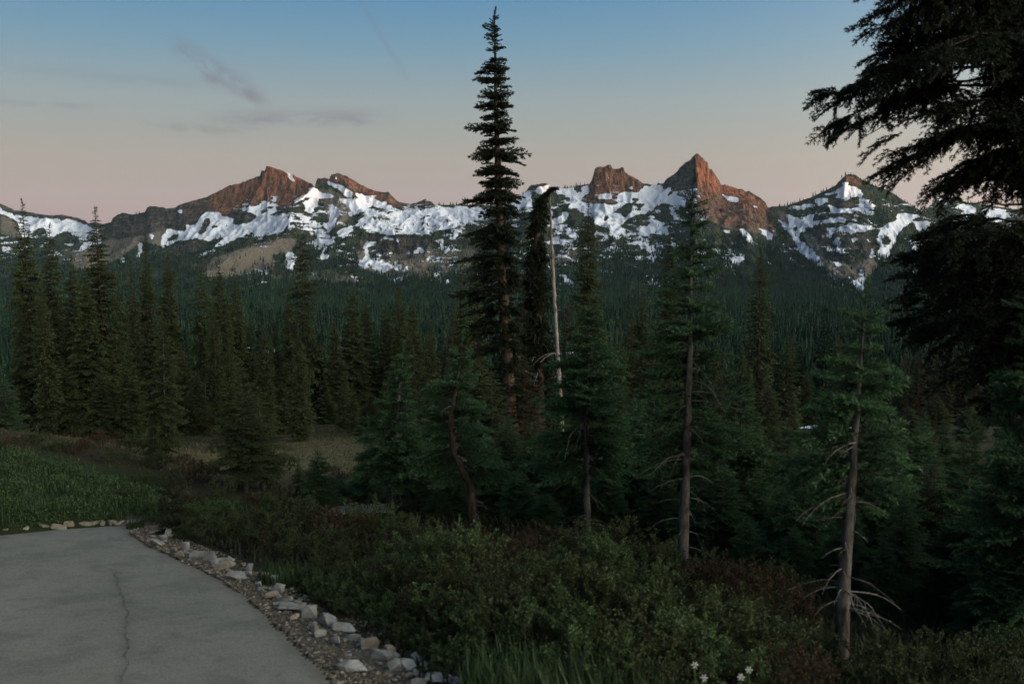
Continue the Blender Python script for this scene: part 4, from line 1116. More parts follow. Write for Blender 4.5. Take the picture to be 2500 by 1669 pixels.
# x, y of tip (2349-wide frame), distance, crown half-width there, kind, name, label, group
MID = [
 (82, 468, 46, 52, 'dense', 'subalpine_fir', "tallest dense fir at the very left of the grove", GL),
 (135, 520, 50, 46, 'dense', 'subalpine_fir', "dark fir standing just right of the leftmost tall fir", GL),
 (176, 596, 47, 44, 'dense', 'subalpine_fir', "shorter full fir between two taller firs on the left", GL),
 (60, 640, 60, 34, 'slim', 'subalpine_fir', "thin fir half hidden behind the leftmost tall fir", GL),
 (112, 660, 40, 36, 'slim', 'subalpine_fir', "low narrow fir before the leftmost grove", GL),
 (248, 486, 44, 62, 'dense', 'subalpine_fir', "tall full fir with a needle-thin top above the snowy left ridge", GL),
 (208, 640, 43, 66, 'broad', 'subalpine_fir', "loose broad fir at the foot of the needle-topped fir", GL),
 (285, 660, 46, 44, 'dense', 'subalpine_fir', "dense lower fir leaning on the right of the needle-topped fir", GL),
 (318, 602, 47, 30, 'slim', 'subalpine_fir', "slim fir with a pale reddish stem, left of a close pair", GL),
 (343, 548, 50, 38, 'dense', 'subalpine_fir', "pointed fir, the taller of a close pair, on the left", GL),
 (384, 588, 45, 46, 'dense', 'subalpine_fir', "fir with a straight spire right of the close pair", GL),
 (300, 800, 38, 42, 'dense', 'subalpine_fir', "dark bushy fir low before the close pair", GL),
 (378, 735, 15.5, 56, 'oldyoung', 'subalpine_fir', "light-tipped fir with a bare pale foot in the heath", GL),
 (350, 978, 15.2, 30, 'oldyoung', 'fir_sapling', "small fir with a leaning white stem beside the pale-footed fir", GL),
 (425, 790, 42, 40, 'dense', 'subalpine_fir', "dark fir filling the gap right of the pale-footed fir", GL),
 (472, 583, 50, 34, 'gappy', 'subalpine_fir', "ragged fir with hanging boughs and a crooked tip", GL),
 (492, 700, 44, 30, 'slim', 'subalpine_fir', "slender fir in front of the ragged crooked-tipped fir", GL),
 (514, 598, 47, 44, 'dense', 'subalpine_fir', "full dark fir right of the ragged crooked-tipped fir", GL),
 (548, 622, 52, 40, 'dense', 'subalpine_fir', "blunt-topped fir behind the full dark fir", GL),
 (578, 715, 48, 36, 'broad', 'subalpine_fir', "loose fir with a bough jutting to the right", GL),
 (560, 845, 14.0, 80, 'oldyoung', 'fir', "green fir standing alone at the edge of the dry grass", GL),
 (598, 900, 14.6, 76, 'oldyoung', 'fir', "lower green fir against the lone fir by the dry grass", GL),
 (604, 745, 40, 32, 'slim', 'subalpine_fir', "thin fir with lit tips behind the dry grass", GL),
 (640, 725, 42, 36, 'dense', 'subalpine_fir', "narrow fir left of the one with a long bare trunk", GL),
 (664, 660, 48, 34, 'dense', 'subalpine_fir', "short dark fir pressed against the bare-trunked tall fir", GL),
 (702, 524, 42, 46, 'gappy', 'subalpine_fir', "tall fir with a long bare trunk below its crown", GL),
 (688, 762, 37, 36, 'dense', 'subalpine_fir', "bright-edged fir at the foot of the bare-trunked fir", GL),
 (680, 1050, 13.4, 26, 'sapling', 'fir_sapling', "tiny sapling left of the small fir on the dry grass", GL),
 (728, 1028, 12.6, 62, 'youngfir', 'young_fir', "small bushy fir on the dry grass with a grey stem", GL),
 (788, 870, 34, 22, 'sapling', 'fir_sapling', "thin pale-tipped young fir, left one of two", GL),
 (806, 885, 32, 26, 'sapling', 'fir_sapling', "thin pale-tipped young fir, right one of two", GL),
 (808, 660, 58, 62, 'broad', 'subalpine_fir', "broad cone-shaped fir in the middle distance", GC),
 (846, 690, 60, 50, 'broad', 'subalpine_fir', "second broad fir, right of the broad cone-shaped one", GC),
 (770, 730, 56, 44, 'broad', 'subalpine_fir', "broad fir sloping off left of the cone-shaped one", GC),
 (895, 690, 60, 40, 'dense', 'subalpine_fir', "dark fir left of the pointed central one", GC),
 (916, 648, 58, 44, 'dense', 'subalpine_fir', "pointed dark fir standing highest in the central clump", GC),
 (952, 680, 60, 44, 'broad', 'subalpine_fir', "full fir right of the pointed one in the central clump", GC),
 (985, 740, 56, 34, 'dense', 'subalpine_fir', "short fir with pale dead twigs in the central clump", GC),
 (885, 850, 36, 18, 'sapling', 'fir_sapling', "very thin young fir behind the green front firs", GC),
 (945, 765, 44, 16, 'slim', 'subalpine_fir', "needle-thin fir before the central clump", GC),
 (968, 870, 34, 16, 'sapling', 'fir_sapling', "slight young fir with yellowish tips by the green front firs", GC),
 (1062, 612, 40, 34, 'dense', 'subalpine_fir', "left of two narrow firs behind the giant fir", GC),
 (1088, 590, 42, 34, 'slim', 'subalpine_fir', "right of two narrow firs behind the giant fir", GC),
 (1030, 700, 48, 36, 'brown', 'subalpine_fir', "rusty thin fir left of the giant fir", GC),
 (1100, 820, 24, 60, 'dense', 'subalpine_fir', "dense fir low before the giant fir's trunk", GC),
 (1130, 850, 17, 66, 'oldyoung', 'subalpine_fir', "fir with light-edged boughs right of the crooked front fir", GC),
 (1351, 468, 29, 56, 'dense', 'subalpine_fir', "tiered fir with a pale stem right of the dead snag", GC),
 (1300, 700, 34, 40, 'brown', 'subalpine_fir', "brownish hanging fir behind the dead snag", GC),
 (1195, 640, 30, 40, 'dense', 'subalpine_fir', "dark fir filling the space between giant fir and broken tree", GC),
 (1200, 820, 25, 56, 'brown', 'subalpine_fir', "shaggy brown fir low beneath the broken tree", GC),
 (1420, 745, 44, 30, 'slim', 'subalpine_fir', "slim dark fir beyond the tiered pale-stemmed fir", GC),
 (1443, 700, 50, 30, 'dense', 'subalpine_fir', "small dark fir right of the slim one", GC),
 (1471, 660, 46, 38, 'dense', 'subalpine_fir', "shorter pointed fir left of the tall narrow spire", GC),
 (1525, 533, 38, 44, 'dense', 'subalpine_fir', "tall narrow fir just left of the nearest front fir", GC),
 (1500, 780, 26, 56, 'brown', 'subalpine_fir', "brown-tipped fir behind the nearest front fir", GC),
 (1735, 572, 38, 44, 'slim', 'subalpine_fir', "slender dark spire standing alone above the valley", GR),
 (1700, 800, 32, 40, 'dense', 'subalpine_fir', "low fir at the left foot of the lone spire", GR),
 (1802, 762, 33, 44, 'slim', 'subalpine_fir', "second slender fir, shorter, right of the lone spire", GR),
 (1768, 880, 27, 50, 'dense', 'subalpine_fir', "hanging-boughed fir between the two slender spires", GR),
 (1640, 800, 34, 40, 'brown', 'subalpine_fir', "rusty fir behind the nearest front fir's right boughs", GR),
 (1880, 790, 80, 30, 'dense', 'subalpine_fir', "dark distant fir, left of two above the wood", GR),
 (1916, 765, 85, 28, 'dense', 'subalpine_fir', "dark distant fir, right of two above the wood", GR),
 (1850, 850, 60, 34, 'dense', 'subalpine_fir', "blunt fir below the two dark distant firs", GR),
 (2072, 808, 60, 26, 'brown', 'subalpine_fir', "brownish thin fir at the left end of the right-hand row", GR),
 (2105, 800, 56, 28, 'brown', 'subalpine_fir', "brownish thin fir, second in the right-hand row", GR),
 (2140, 818, 60, 28, 'brown', 'subalpine_fir', "brownish thin fir, third in the right-hand row", GR),
 (2168, 796, 58, 26, 'brown', 'subalpine_fir', "brownish thin fir, fourth in the right-hand row", GR),
 (2202, 790, 60, 30, 'brown', 'subalpine_fir', "brownish thin fir, fifth in the right-hand row", GR),
 (2238, 782, 56, 28, 'brown', 'subalpine_fir', "brownish thin fir, sixth in the right-hand row", GR),
 (2275, 788, 58, 28, 'brown', 'subalpine_fir', "brownish thin fir, seventh in the right-hand row", GR),
 (2318, 780, 60, 30, 'brown', 'subalpine_fir', "brownish thin fir at the right end of the row", GR),
 (2150, 905, 40, 40, 'dense', 'subalpine_fir', "dark fir before the middle of the brownish row", GR),
 (2230, 930, 36, 44, 'dense', 'subalpine_fir', "dark full fir before the right end of the brownish row", GR),
 (2085, 930, 38, 36, 'dense', 'subalpine_fir', "dark fir showing behind the right-hand green front fir", GR),
 (2108, 975, 30, 30, 'sapling', 'fir_sapling', "pale-tipped young fir in the dark wood on the right", GR),
 (2165, 1000, 27, 30, 'youngfir', 'young_fir', "young green fir in the dark wood on the right", GR),
 (2200, 1130, 22, 40, 'dense', 'subalpine_fir', "low fir deep in the shade on the right", GR),
 (2140, 1150, 18, 36, 'youngfir', 'young_fir', "low green fir behind the leaning trunk on the right", GR),
 (2240, 1060, 20, 60, 'dense', 'subalpine_fir', "dark fir under the hanging hemlock boughs", GR),
 (1905, 1000, 40, 40, 'dense', 'subalpine_fir', "fir left of the snow patch in the right-hand wood", GR),
 (1830, 1050, 26, 50, 'dense', 'subalpine_fir', "dark fir low behind the gap between the front firs", GR),
 (12, 868, 24, 60, 'youngfir', 'subalpine_fir', "fir cut by the frame at far left with a pale bent stem", GL),
 (150, 820, 42, 46, 'dense', 'subalpine_fir', "dark bushy fir at the foot of the left grove", GL),
 (235, 850, 38, 52, 'broad', 'subalpine_fir', "spreading low fir at the foot of the left grove", GL),
 (455, 860, 40, 36, 'dense', 'subalpine_fir', "low dark fir behind the heath in the left grove", GL),
 (530, 800, 36, 40, 'dense', 'subalpine_fir', "mid-height fir right behind the lone green fir", GL),
 (750, 900, 38, 44, 'broad', 'subalpine_fir', "loose fir right of the long bare trunk", GL),
 (850, 900, 30, 44, 'broad', 'subalpine_fir', "dark low fir left of the green front firs", GC),
 (1010, 900, 28, 44, 'dense', 'subalpine_fir', "dark fir between the first two green front firs", GC),
]
rngm = np.random.default_rng(5)
MID = [(x, y, (d * 0.74 if (x < 720 and d > 30) else d), hw, k, a, b_, g) for (x, y, d, hw, k, a, b_, g) in MID]
for (x, y, d, hw, k, nm, lab, grp) in MID:
    x, y, hw = x * V2S, y * V2S, hw * V2S
    b, H, mpp = dims(x, y, d)
    vs = KIND[k]; cr_, tk_, H0, R0 = vs[rngm.integers(len(vs))]
    sz = H / H0; sr = hw * mpp / (R0 * 0.92)
    sr = max(sr, sz * 0.45)
    t_ = pt(x, y, d)
    add_tree(nm, b, rngm.random() * 6.28, cr_, tk_, lab, "fir tree", grp, (sr, sr, sz)).rotation_euler.x = rngm.normal() * 0.022

# green firs close behind the front ones
FILL = [(850, 1010, 13.5, 60), (905, 980, 16, 62), (965, 1040, 12.6, 60), (1010, 930, 14.5, 64), (1040, 1060, 12.0, 60), (1120, 1000, 12.8, 70), (1165, 960, 15, 66), (1190, 1080, 12.0, 62), (1235, 1020, 13.5, 66), (1270, 900, 14.5, 72),
 (1310, 1010, 12.6, 70), (1385, 880, 13.5, 76), (1400, 1050, 11.8, 66), (1450, 930, 14.5, 72), (1500, 860, 13, 84), (1520, 1040, 11.2, 72), (1560, 950, 12.5, 76), (1640, 900, 12.2, 86), (1660, 1050, 10.6, 80), (1705, 960, 12.8, 84), (1740, 1080, 11.0, 80),
 (1760, 1020, 14, 76), (1800, 1120, 10.2, 74), (1850, 1010, 13, 70), (1880, 1130, 10.5, 76), (1915, 960, 12, 66), (1950, 1120, 9.5, 70), (2020, 900, 11, 74), (2060, 1010, 10.2, 86), (2080, 1130, 9.2, 80), (2120, 960, 13.5, 70), (2150, 1060, 11.2, 80), (2190, 1180, 8.8, 84),
 (2230, 960, 10.5, 90), (2250, 1090, 9.5, 90), (2300, 1010, 8.8, 100), (2330, 1180, 7.6, 110), (2280, 1260, 8.0, 90), (2040, 1230, 8.6, 64), (1830, 1210, 9.6, 60), (1720, 1190, 9.9, 60), (1250, 1130, 11.6, 50), (1000, 1130, 11.8, 46), (780, 1100, 13.8, 34)]
rfl = np.random.default_rng(51)
def zone_of(x):
    for lim_, nm_ in ((1000, "behind the first front fir from the path"), (1250, "around the crooked-stemmed front fir"), (1480, "around the front fir with the straight pale stem"), (1780, "around the nearest front fir"), (2010, "left of the leaning bare trunk"), (2500, "right of the leaning bare trunk")):
        if x < lim_: return nm_
for (x, y, d, hw) in FILL:
    b, H, mpp = dims(x * V2S, y * V2S, d)
    k = 'youngfir'
    vs = KIND[k]; cr_, tk_, H0, R0 = vs[rfl.integers(len(vs))]
    sr = hw * 1.15 * V2S * mpp / R0
    add_tree("fir", b, rfl.random() * 6.28, cr_, tk_, f"bushy green fir {zone_of(x)}", "fir tree", f"bushy firs {zone_of(x)}", (sr, sr, H / H0))

# firs filling the shade between and behind the front firs
rf_ = np.random.default_rng(15)
nf_ = 0
while nf_ < 84:
    d = rf_.uniform(15.5, 36); x = rf_.uniform(830, 2420) if nf_ < 62 else rf_.uniform(2420, 2900)
    if x < 1000 and d < 22: continue
    if 1040 < x < 1330 and d < 26: d = 31 + 4 * rf_.random()
    yt = rf_.uniform(860, 1010) + (36 - d) * 5
    if 1840 < x < 1960 and d < 50: yt = max(yt, 1060 + rf_.random() * 60)
    if x < 1240 and yt < 930: yt += 60
    b, H, mpp = dims(x * V2S, yt * V2S, d)
    k = ['dense', 'dense', 'youngfir', 'brown'][rf_.integers(4)]
    vs = KIND[k]; cr_, tk_, H0, R0 = vs[rf_.integers(len(vs))]
    sr = H / H0 * rf_.uniform(1.25, 1.8)
    zone = "behind the middle front firs" if x < 1560 else "behind the right-hand front firs"
    kd = {'dense': "dark olive fir", 'youngfir': "bluish green young fir", 'brown': "rusty tinged fir"}[k]
    add_tree("fir", b, rf_.random() * 6.28, cr_, tk_, f"{kd} in the shade {zone}", "fir tree", f"{kd}s {zone}", (sr, sr, H / H0))
    nf_ += 1

# valley firs one can still tell apart, below the near slope
fk = []
for s_ in range(6):
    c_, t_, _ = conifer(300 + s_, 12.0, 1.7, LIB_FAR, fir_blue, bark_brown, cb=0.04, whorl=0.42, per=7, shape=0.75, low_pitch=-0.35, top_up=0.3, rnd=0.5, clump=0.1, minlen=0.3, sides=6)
    fk.append((c_, t_))
rv = np.random.default_rng(9)
nput = 0
while nput < 190:
    yy = math.sqrt(rv.random() * (185 ** 2 - 62 ** 2) + 62 ** 2); xx = (rv.random() * 2 - 1) * 0.56 * yy
    if fbm(np.array([xx / 30]), np.array([yy / 30]), 2, 66)[0] < -0.35: continue
    b = (xx, yy, float(ground(xx, yy)) - 0.1)
    c_, t_ = fk[rv.integers(6)]
    s_ = (0.55 + 0.5 * rv.random()) * (0.75 if yy < 90 else 1.0)
    add_tree("valley_fir", b, rv.random() * 6.28, c_, t_, "dark fir among many alike on the slope falling to the valley", "fir tree", "firs on the slope falling to the valley", (s_ * 0.9, s_ * 0.9, s_))
    nput += 1
# ------------------------------------------------------------------ the tall trees in the middle
def v2(x, y, d):
    return pt(x * V2S, y * V2S, d)
# giant fir: tiers traced as (height in frame, reach to the left, reach to the right)
TI = [(40, 1130, 1148), (65, 1103, 1150), (85, 1110, 1154), (110, 1115, 1160), (140, 1108, 1165), (160, 1093, 1170), (185, 1088, 1172), (215, 1100, 1176), (240, 1085, 1178), (262, 1100, 1172), (290, 1066, 1180),
      (320, 1098, 1190), (350, 1074, 1218), (385, 1082, 1190), (415, 1095, 1202), (445, 1050, 1206), (480, 1098, 1206), (520, 1052, 1198), (545, 1072, 1195), (585, 1036, 1202), (620, 1060, 1212), (655, 1028, 1208),
      (700, 1056, 1216), (740, 1048, 1204), (780, 1066, 1212), (830, 1090, 1214), (880, 1100, 1220)]
TX = [(25, 1134), (300, 1139), (600, 1150), (900, 1168), (1020, 1177)]
D0 = 28.0
b0 = place_base(1177 * V2S, D0)
top = v2(1134, 25, D0)
rg = np.random.default_rng(42)
acc = Acc()
ty = np.array([t[0] for t in TX], float); txx = np.array([t[1] for t in TX], float)
mppv = D0 / FPX * V2S
for yv, xl, xr in TI:
    xc = float(np.interp(yv, ty, txx))
    c0 = v2(xc, yv, D0) - b0
    f = (1020 - yv) / 1000.0
    lowp = -0.18 + 0.75 * f ** 3
    pairs = [(PI + rg.normal() * 0.2, (xc - xl)), (rg.normal() * 0.2, (xr - xc))]
    mean = 0.5 * ((xc - xl) + (xr - xc))
    for a in (PI / 2, -PI / 2, PI / 4, -PI / 4, 3 * PI / 4, -3 * PI / 4):
        pairs.append((a + rg.normal() * 0.3, mean * (0.45 + 0.35 * rg.random()) * 0.95))
    for a, rpx in pairs:
        L = rpx * mppv
        # a bough is a clump of overlapping sprays with an upturned end
        for q in range(5 if L > 0.4 else 3):
            V, T, mi = LIB_MAIN.pick(rg, L * (1.0 - 0.12 * q))
            acc.add(orient(V, c0 + np.array([0, 0, (q - 2) * 0.03 + rg.normal() * 0.05]), a + rg.normal() * 0.12, lowp - 0.10 * q + rg.normal() * 0.08, rg.normal() * 0.5), T, mi)
    if True:                      # small filler boughs between tiers
        for _ in range(9):
            V, T, mi = LIB_MAIN.pick(rg, mean * mppv * (0.25 + 0.4 * rg.random()))
            acc.add(orient(V, c0 + np.array([0, 0, rg.uniform(-0.3, 0.2)]), rg.random() * 6.28, lowp + rg.normal() * 0.2), T, mi)
V, T, mi = LIB_MAIN.pick(rg, 0.4); acc.add(orient(V, top - b0 - np.array([0, 0, 0.32]), 0, PI / 2), T, mi)
crown = acc.mesh("crown", [fir_dark, bark_brown])
tp = np.array([v2(float(np.interp(y, ty, txx)), y, D0) - b0 for y in np.linspace(1020, 27, 24)])
tp[0] = (0, 0, -0.4)
tv, tf = tube(tp, np.linspace(0.20, 0.016, 24) * (1 + 0.03 * rg.normal(size=24)), 12, rg, 0.06)
trunk = mesh_np("trunk", tv, tf, [bark_brown], smooth=True)
gf = add_tree("giant_fir", b0, 0, crown, trunk, "tallest fir of all, rising dark against the sky in uneven tiers", "fir tree")
# hanging dead twigs low on its trunk
def dead_twigs(rgx, path_fn, z0, z1, n, L, r=0.012):
    res = []
    for i in range(n):
        V, F = dead_limb(rgx, L * (0.5 + rgx.random()), r * (0.6 + 0.8 * rgx.random()), 0.25 + 0.35 * rgx.random(), 3)
        res.append((V, F, path_fn(z0 + (z1 - z0) * rgx.random()), rgx.random() * 6.28))
    return res
def attach_limbs(e, limbs, mat, sub="dead_branch"):
    for V, F, p, a in limbs:
        me = mesh_np(sub, V, F, [mat], smooth=True)
        o = link(sub, me, e, tuple(p)); o.rotation_euler = (0, 0, a)
attach_limbs(gf, dead_twigs(rg, lambda t: tp[int(t)], 1, 8, 16, 0.7), bark_bleach)

# broken-topped tree: a dark ragged column bent over at the top
DB = 29.0
bb = place_base(1240 * V2S, DB); acc = Acc()
BP = [(1240, 1010), (1236, 850), (1232, 720), (1230, 600), (1233, 500), (1245, 455), (1262, 436), (1278, 430)]
bpw = np.array([v2(x, y, DB) - bb for x, y in BP]); bpw[0] = (0, 0, -0.3)
for i in range(1000):
    t = rg.random() * 6.2 + 0.75
    k = int(t); c0 = bpw[k] + (bpw[min(k + 1, 7)] - bpw[k]) * (t - k)
    yv = BP[k][1] + (BP[min(k + 1, 7)][1] - BP[k][1]) * (t - k)
    L = mppv * np.interp(yv, [430, 455, 490, 600, 720, 850, 1000], [8, 13, 30, 38, 46, 42, 36]) * (0.3 + 0.95 * rg.random() ** 1.2)
    if 690 < yv < 725: L *= 0.6
    V, T, mi = LIB_MAIN.pick(rg, L)
    acc.add(orient(V, c0, rg.random() * 6.28, (-0.55 if yv > 480 else -0.1) + rg.normal() * 0.3, rg.normal() * 0.7), T, mi)
crown = acc.mesh("crown", [fir_dark, bark_brown])
tv, tf = tube(bpw, [0.20, 0.16, 0.13, 0.11, 0.08, 0.05, 0.03, 0.02], 10, rg, 0.06)
bt = add_tree("broken_conifer", bb, 0, crown, mesh_np("trunk", tv, tf, [bark_brown], smooth=True), "dark ragged conifer with its broken top bent over to the right", "conifer")
attach_limbs(bt, dead_twigs(rg, lambda t: bpw[0] + (bpw[2] - bpw[0]) * (t / 8), 1, 8, 22, 0.6), bark_bleach)

# bleached snag leaning before it
DS = 26.0
bs = place_base(1292 * V2S, DS)
SP = [(1292, 1010), (1285, 900), (1280, 830), (1273, 700), (1268, 600), (1264, 520), (1261, 452)]
spw = np.array([v2(x, y, DS) - bs for x, y in SP]); spw[0] = (0, 0, -0.3)
ys_ = np.linspace(0, 6, 40); spf = np.stack([np.interp(ys_, np.arange(7), spw[:, k]) for k in range(3)], 1)
spf[1:, 0] += rg.normal(size=39) * 0.006
tv, tf = tube(spf, np.linspace(0.074, 0.022, 40), 10, rg, 0.07)
sn = empty("dead_snag", tuple(bs), "bleached bare dead trunk leaning in front of the dark broken conifer", "dead tree")
link("trunk", mesh_np("trunk", tv, tf, [bark_bleach], smooth=True), sn)
for k in range(46):
    t = 4 + int(rg.random() * 35); L = (0.10 + 0.12 * rg.random()) if rg.random() < 0.88 else 0.55
    V, F = dead_limb(rg, L, 0.012, 0.3, 2 if L > 0.3 else 0)
    o = link("branch_stub", mesh_np("branch_stub", V, F, [bark_bleach]), sn, tuple(spf[t])); o.rotation_euler = (0, 0, rg.random() * 6.28)
for ang_, L in ((PI - 0.2, 0.75), (PI + 0.3, 0.55)):
    V, F = dead_limb(rg, L, 0.022, 0.55, 5)
    o = link("branch_stub", mesh_np("branch_stub", V, F, [bark_bleach]), sn, tuple(spf[14])); o.rotation_euler = (0, 0, ang_)

# ------------------------------------------------------------------ green firs in front
dead_m = bark_mat('bark_dead_limbs', (0.05, 0.046, 0.042), (0.11, 0.103, 0.095), (0.17, 0.16, 0.15))
def near_fir(seed, xt, yt, xb, d, hw, label, cb, whorl=0.14, per=9, crook=None, nd=10, dz=(0.05, 0.4), shape=0.72, fol=fir_green, tr=None, bark=bark_grey, limbL=0.9, low=-0.12, top_up=0.55, name="fir", rnd=0.45):
    b = place_base(xb * V2S, d)
    t = v2(xt, yt, d); H = t[2] - b[2]; lean = (t[0] - b[0], 0)
    R = hw * 1.18 * V2S * d / FPX
    bare = (dz[1] + 0.04) * H if nd >= 14 else 0
    def dens(z, a, r):
        if z < bare and abs(((a + PI / 2 + PI) % (2 * PI)) - PI) < 0.9: return 0
        return 1
    c_, tk, path = conifer(seed, H, R, LIB_NEAR, fol, bark, cb=cb, whorl=whorl, per=per, shape=shape, low_pitch=low, top_up=top_up, rnd=rnd, lean=lean, crook=crook, trunk_r=tr or H * 0.014, sides=12, gap_p=0.04, minlen=0.16, dens_fn=dens, dup=2)
    e = add_tree(name, b, 0, c_, tk, label, "fir tree")
    rgl = np.random.default_rng(seed + 999)
    zz = path[:, 2]
    fn = lambda z: np.array([np.interp(z, zz, path[:, 0]), np.interp(z, zz, path[:, 1]), z])
    if nd: attach_limbs(e, dead_twigs(rgl, fn, dz[0] * H, dz[1] * H, nd, limbL * 0.60, 0.0058), dead_m)
    return e
near_fir(501, 1588, 428, 1573, 9.5, 165, "nearest front fir, tall with widely spaced flat tiers and a straight grey trunk", 0.30, whorl=0.21, per=9, nd=40, dz=(0.06, 0.60), tr=0.052, shape=0.85, limbL=0.8)
near_fir(502, 1355, 716, 1348, 11.0, 145, "front fir with a straight pale grey stem bare to half its height", 0.30, nd=26, dz=(0.06, 0.55), tr=0.042, limbL=0.7)
near_fir(503, 1060, 800, 1082, 11.5, 110, "front fir with a crooked reddish stem bending to the left", 0.28, nd=20, dz=(0.06, 0.70), crook=[(0, 0), (.22, 0.01), (.42, -.18), (.6, -0.20), (1, 0)], bark=bark_brown, tr=0.055, limbL=0.6)
near_fir(504, 922, 822, 896, 12.5, 95, "first of the green front firs from the path, with a dusky stem", 0.22, nd=8, dz=(0.1, 0.3), tr=0.06)
near_fir(505, 1993, 706, 1948, 6.7, 160, "front fir with a heavy leaning bare trunk at the right", 0.46, whorl=0.15, nd=40, dz=(0.1, 0.64), tr=0.052, limbL=0.55, shape=0.7)
near_fir(506, 1700, 860, 1700, 11.5, 120, "full green fir behind the right boughs of the nearest front fir", 0.05, nd=0)
near_fir(507, 1800, 1000, 1800, 13.5, 100, "low green fir between the two tallest front firs", 0.04, nd=0)
near_fir(508, 1455, 960, 1460, 12.5, 95, "low green fir left of the nearest front fir", 0.06, nd=0)
near_fir(509, 1215, 1010, 1215, 13.0, 90, "low green fir between the crooked fir and the straight pale-stemmed one", 0.05, nd=0)
near_fir(510, 2405, 560, 2420, 7.6, 210, "big green fir at the right edge with boughs reaching in", 0.06, per=8, nd=6, dz=(0.05, 0.3))
near_fir(511, 2130, 1120, 2140, 10.5, 120, "dark low fir in the shade right of the leaning trunk", 0.05, nd=0, fol=fir_dark)
near_fir(512, 2260, 1180, 2260, 8.6, 150, "dark young fir beneath the hemlock's boughs", 0.05, nd=0, fol=fir_dark)
near_fir(513, 990, 960, 985, 14.0, 80, "green fir hidden between the first two front firs", 0.05, nd=0)
near_fir(514, 1845, 1090, 1850, 10.0, 100, "low dark fir left of the leaning bare trunk", 0.05, nd=0)
near_fir(515, 1590, 1080, 1620, 10.8, 90, "small green fir at the back of the nearest front fir's trunk", 0.05, nd=0)
near_fir(516, 1300, 1080, 1290, 12.2, 90, "low fir left of the straight pale stem", 0.05, nd=0)
near_fir(517, 390, 1130, 385, 10.6, 30, "tiny dark fir at the bend of the path", 0.03, nd=0, whorl=0.12, fol=fir_dark, name="fir_sapling")
# dead sapling
d_ = 11.5; b = place_base(1470 * V2S, d_); rgd = np.random.default_rng(3)
e = empty("dead_sapling", tuple(b), "thin dead sapling with drooping bare twigs left of the nearest front fir", "dead tree")
h_ = v2(1470, 1165, d_)[2] - b[2]
pth = trunk_path(h_, (0.01, 0), None, 12, rgd)
tv, tf = tube(pth, np.linspace(0.026, 0.006, 12), 8)
link("trunk", mesh_np("trunk", tv, tf, [bark_grey], smooth=True), e)
attach_limbs(e, dead_twigs(rgd, lambda z: np.array([0, 0, z]), 0.2 * h_, 0.95 * h_, 18, 0.26, 0.005), bark_grey)

# ------------------------------------------------------------------ hemlock overhead
rh = np.random.default_rng(88)
DH = 8.2
bh = place_base(2450 * V2S, DH)
acc = Acc(); wood_V, wood_F, wo = [], [], 0
LIMBS = [((2440, -120), (2040, -25)), ((2440, -70), (2045, 20)), ((2440, -20), (2012, 68)), ((2440, 30), (2032, 108)), ((2440, 70), (2008, 138)), ((2440, 110), (2016, 172)),
         ((2445, 180), (1884, 222)), ((2445, 200), (1950, 262)), ((2445, 210), (1905, 285)), ((2445, 250), (1975, 318)), ((2445, 270), (2036, 392)), ((2445, 290), (2060, 350)), ((2445, 320), (2146, 434)), ((2445, 350), (2190, 410)), ((2445, 370), (2256, 455)), ((2445, 400), (2338, 468)),
         ((2445, 60), (2200, 60)), ((2445, 130), (2150, 120)), ((2445, 20), (2150, 0)), ((2445, 150), (2120, 200)), ((2445, 330), (2300, 380)), ((2445, 260), (2330, 290)),
         ((2450, 500), (2136, 486)), ((2450, 530), (2110, 548)), ((2450, 570), (2100, 600)), ((2450, 600), (2078, 640)), ((2450, 640), (2100, 690)), ((2450, 680), (2078, 745)), ((2450, 720), (2120, 785)), ((2450, 560), (2200, 560)), ((2450, 640), (2220, 640)), ((2450, 700), (2200, 730)), ((2450, 750), (2240, 790)), ((2450, 800), (2200, 860)), ((2450, 880), (2260, 930))]
LIMBS += [((x0, y0), (2450 + (2450 - x1) * 0.85, y1 + 15)) for (x0, y0), (x1, y1) in LIMBS[::2]]
holes_ = [(2000, 290, 26), (2060, 300, 16), (2110, 283, 20), (2240, 185, 24), (2275, 195, 20), (2210, 190, 12), (2245, 262, 16), (2300, 55, 12), (2245, 65, 9), (2330, 470, 30), (2180, 30, 8), (2300, 440, 10), (2215, 305, 9), (2120, 330, 10)]
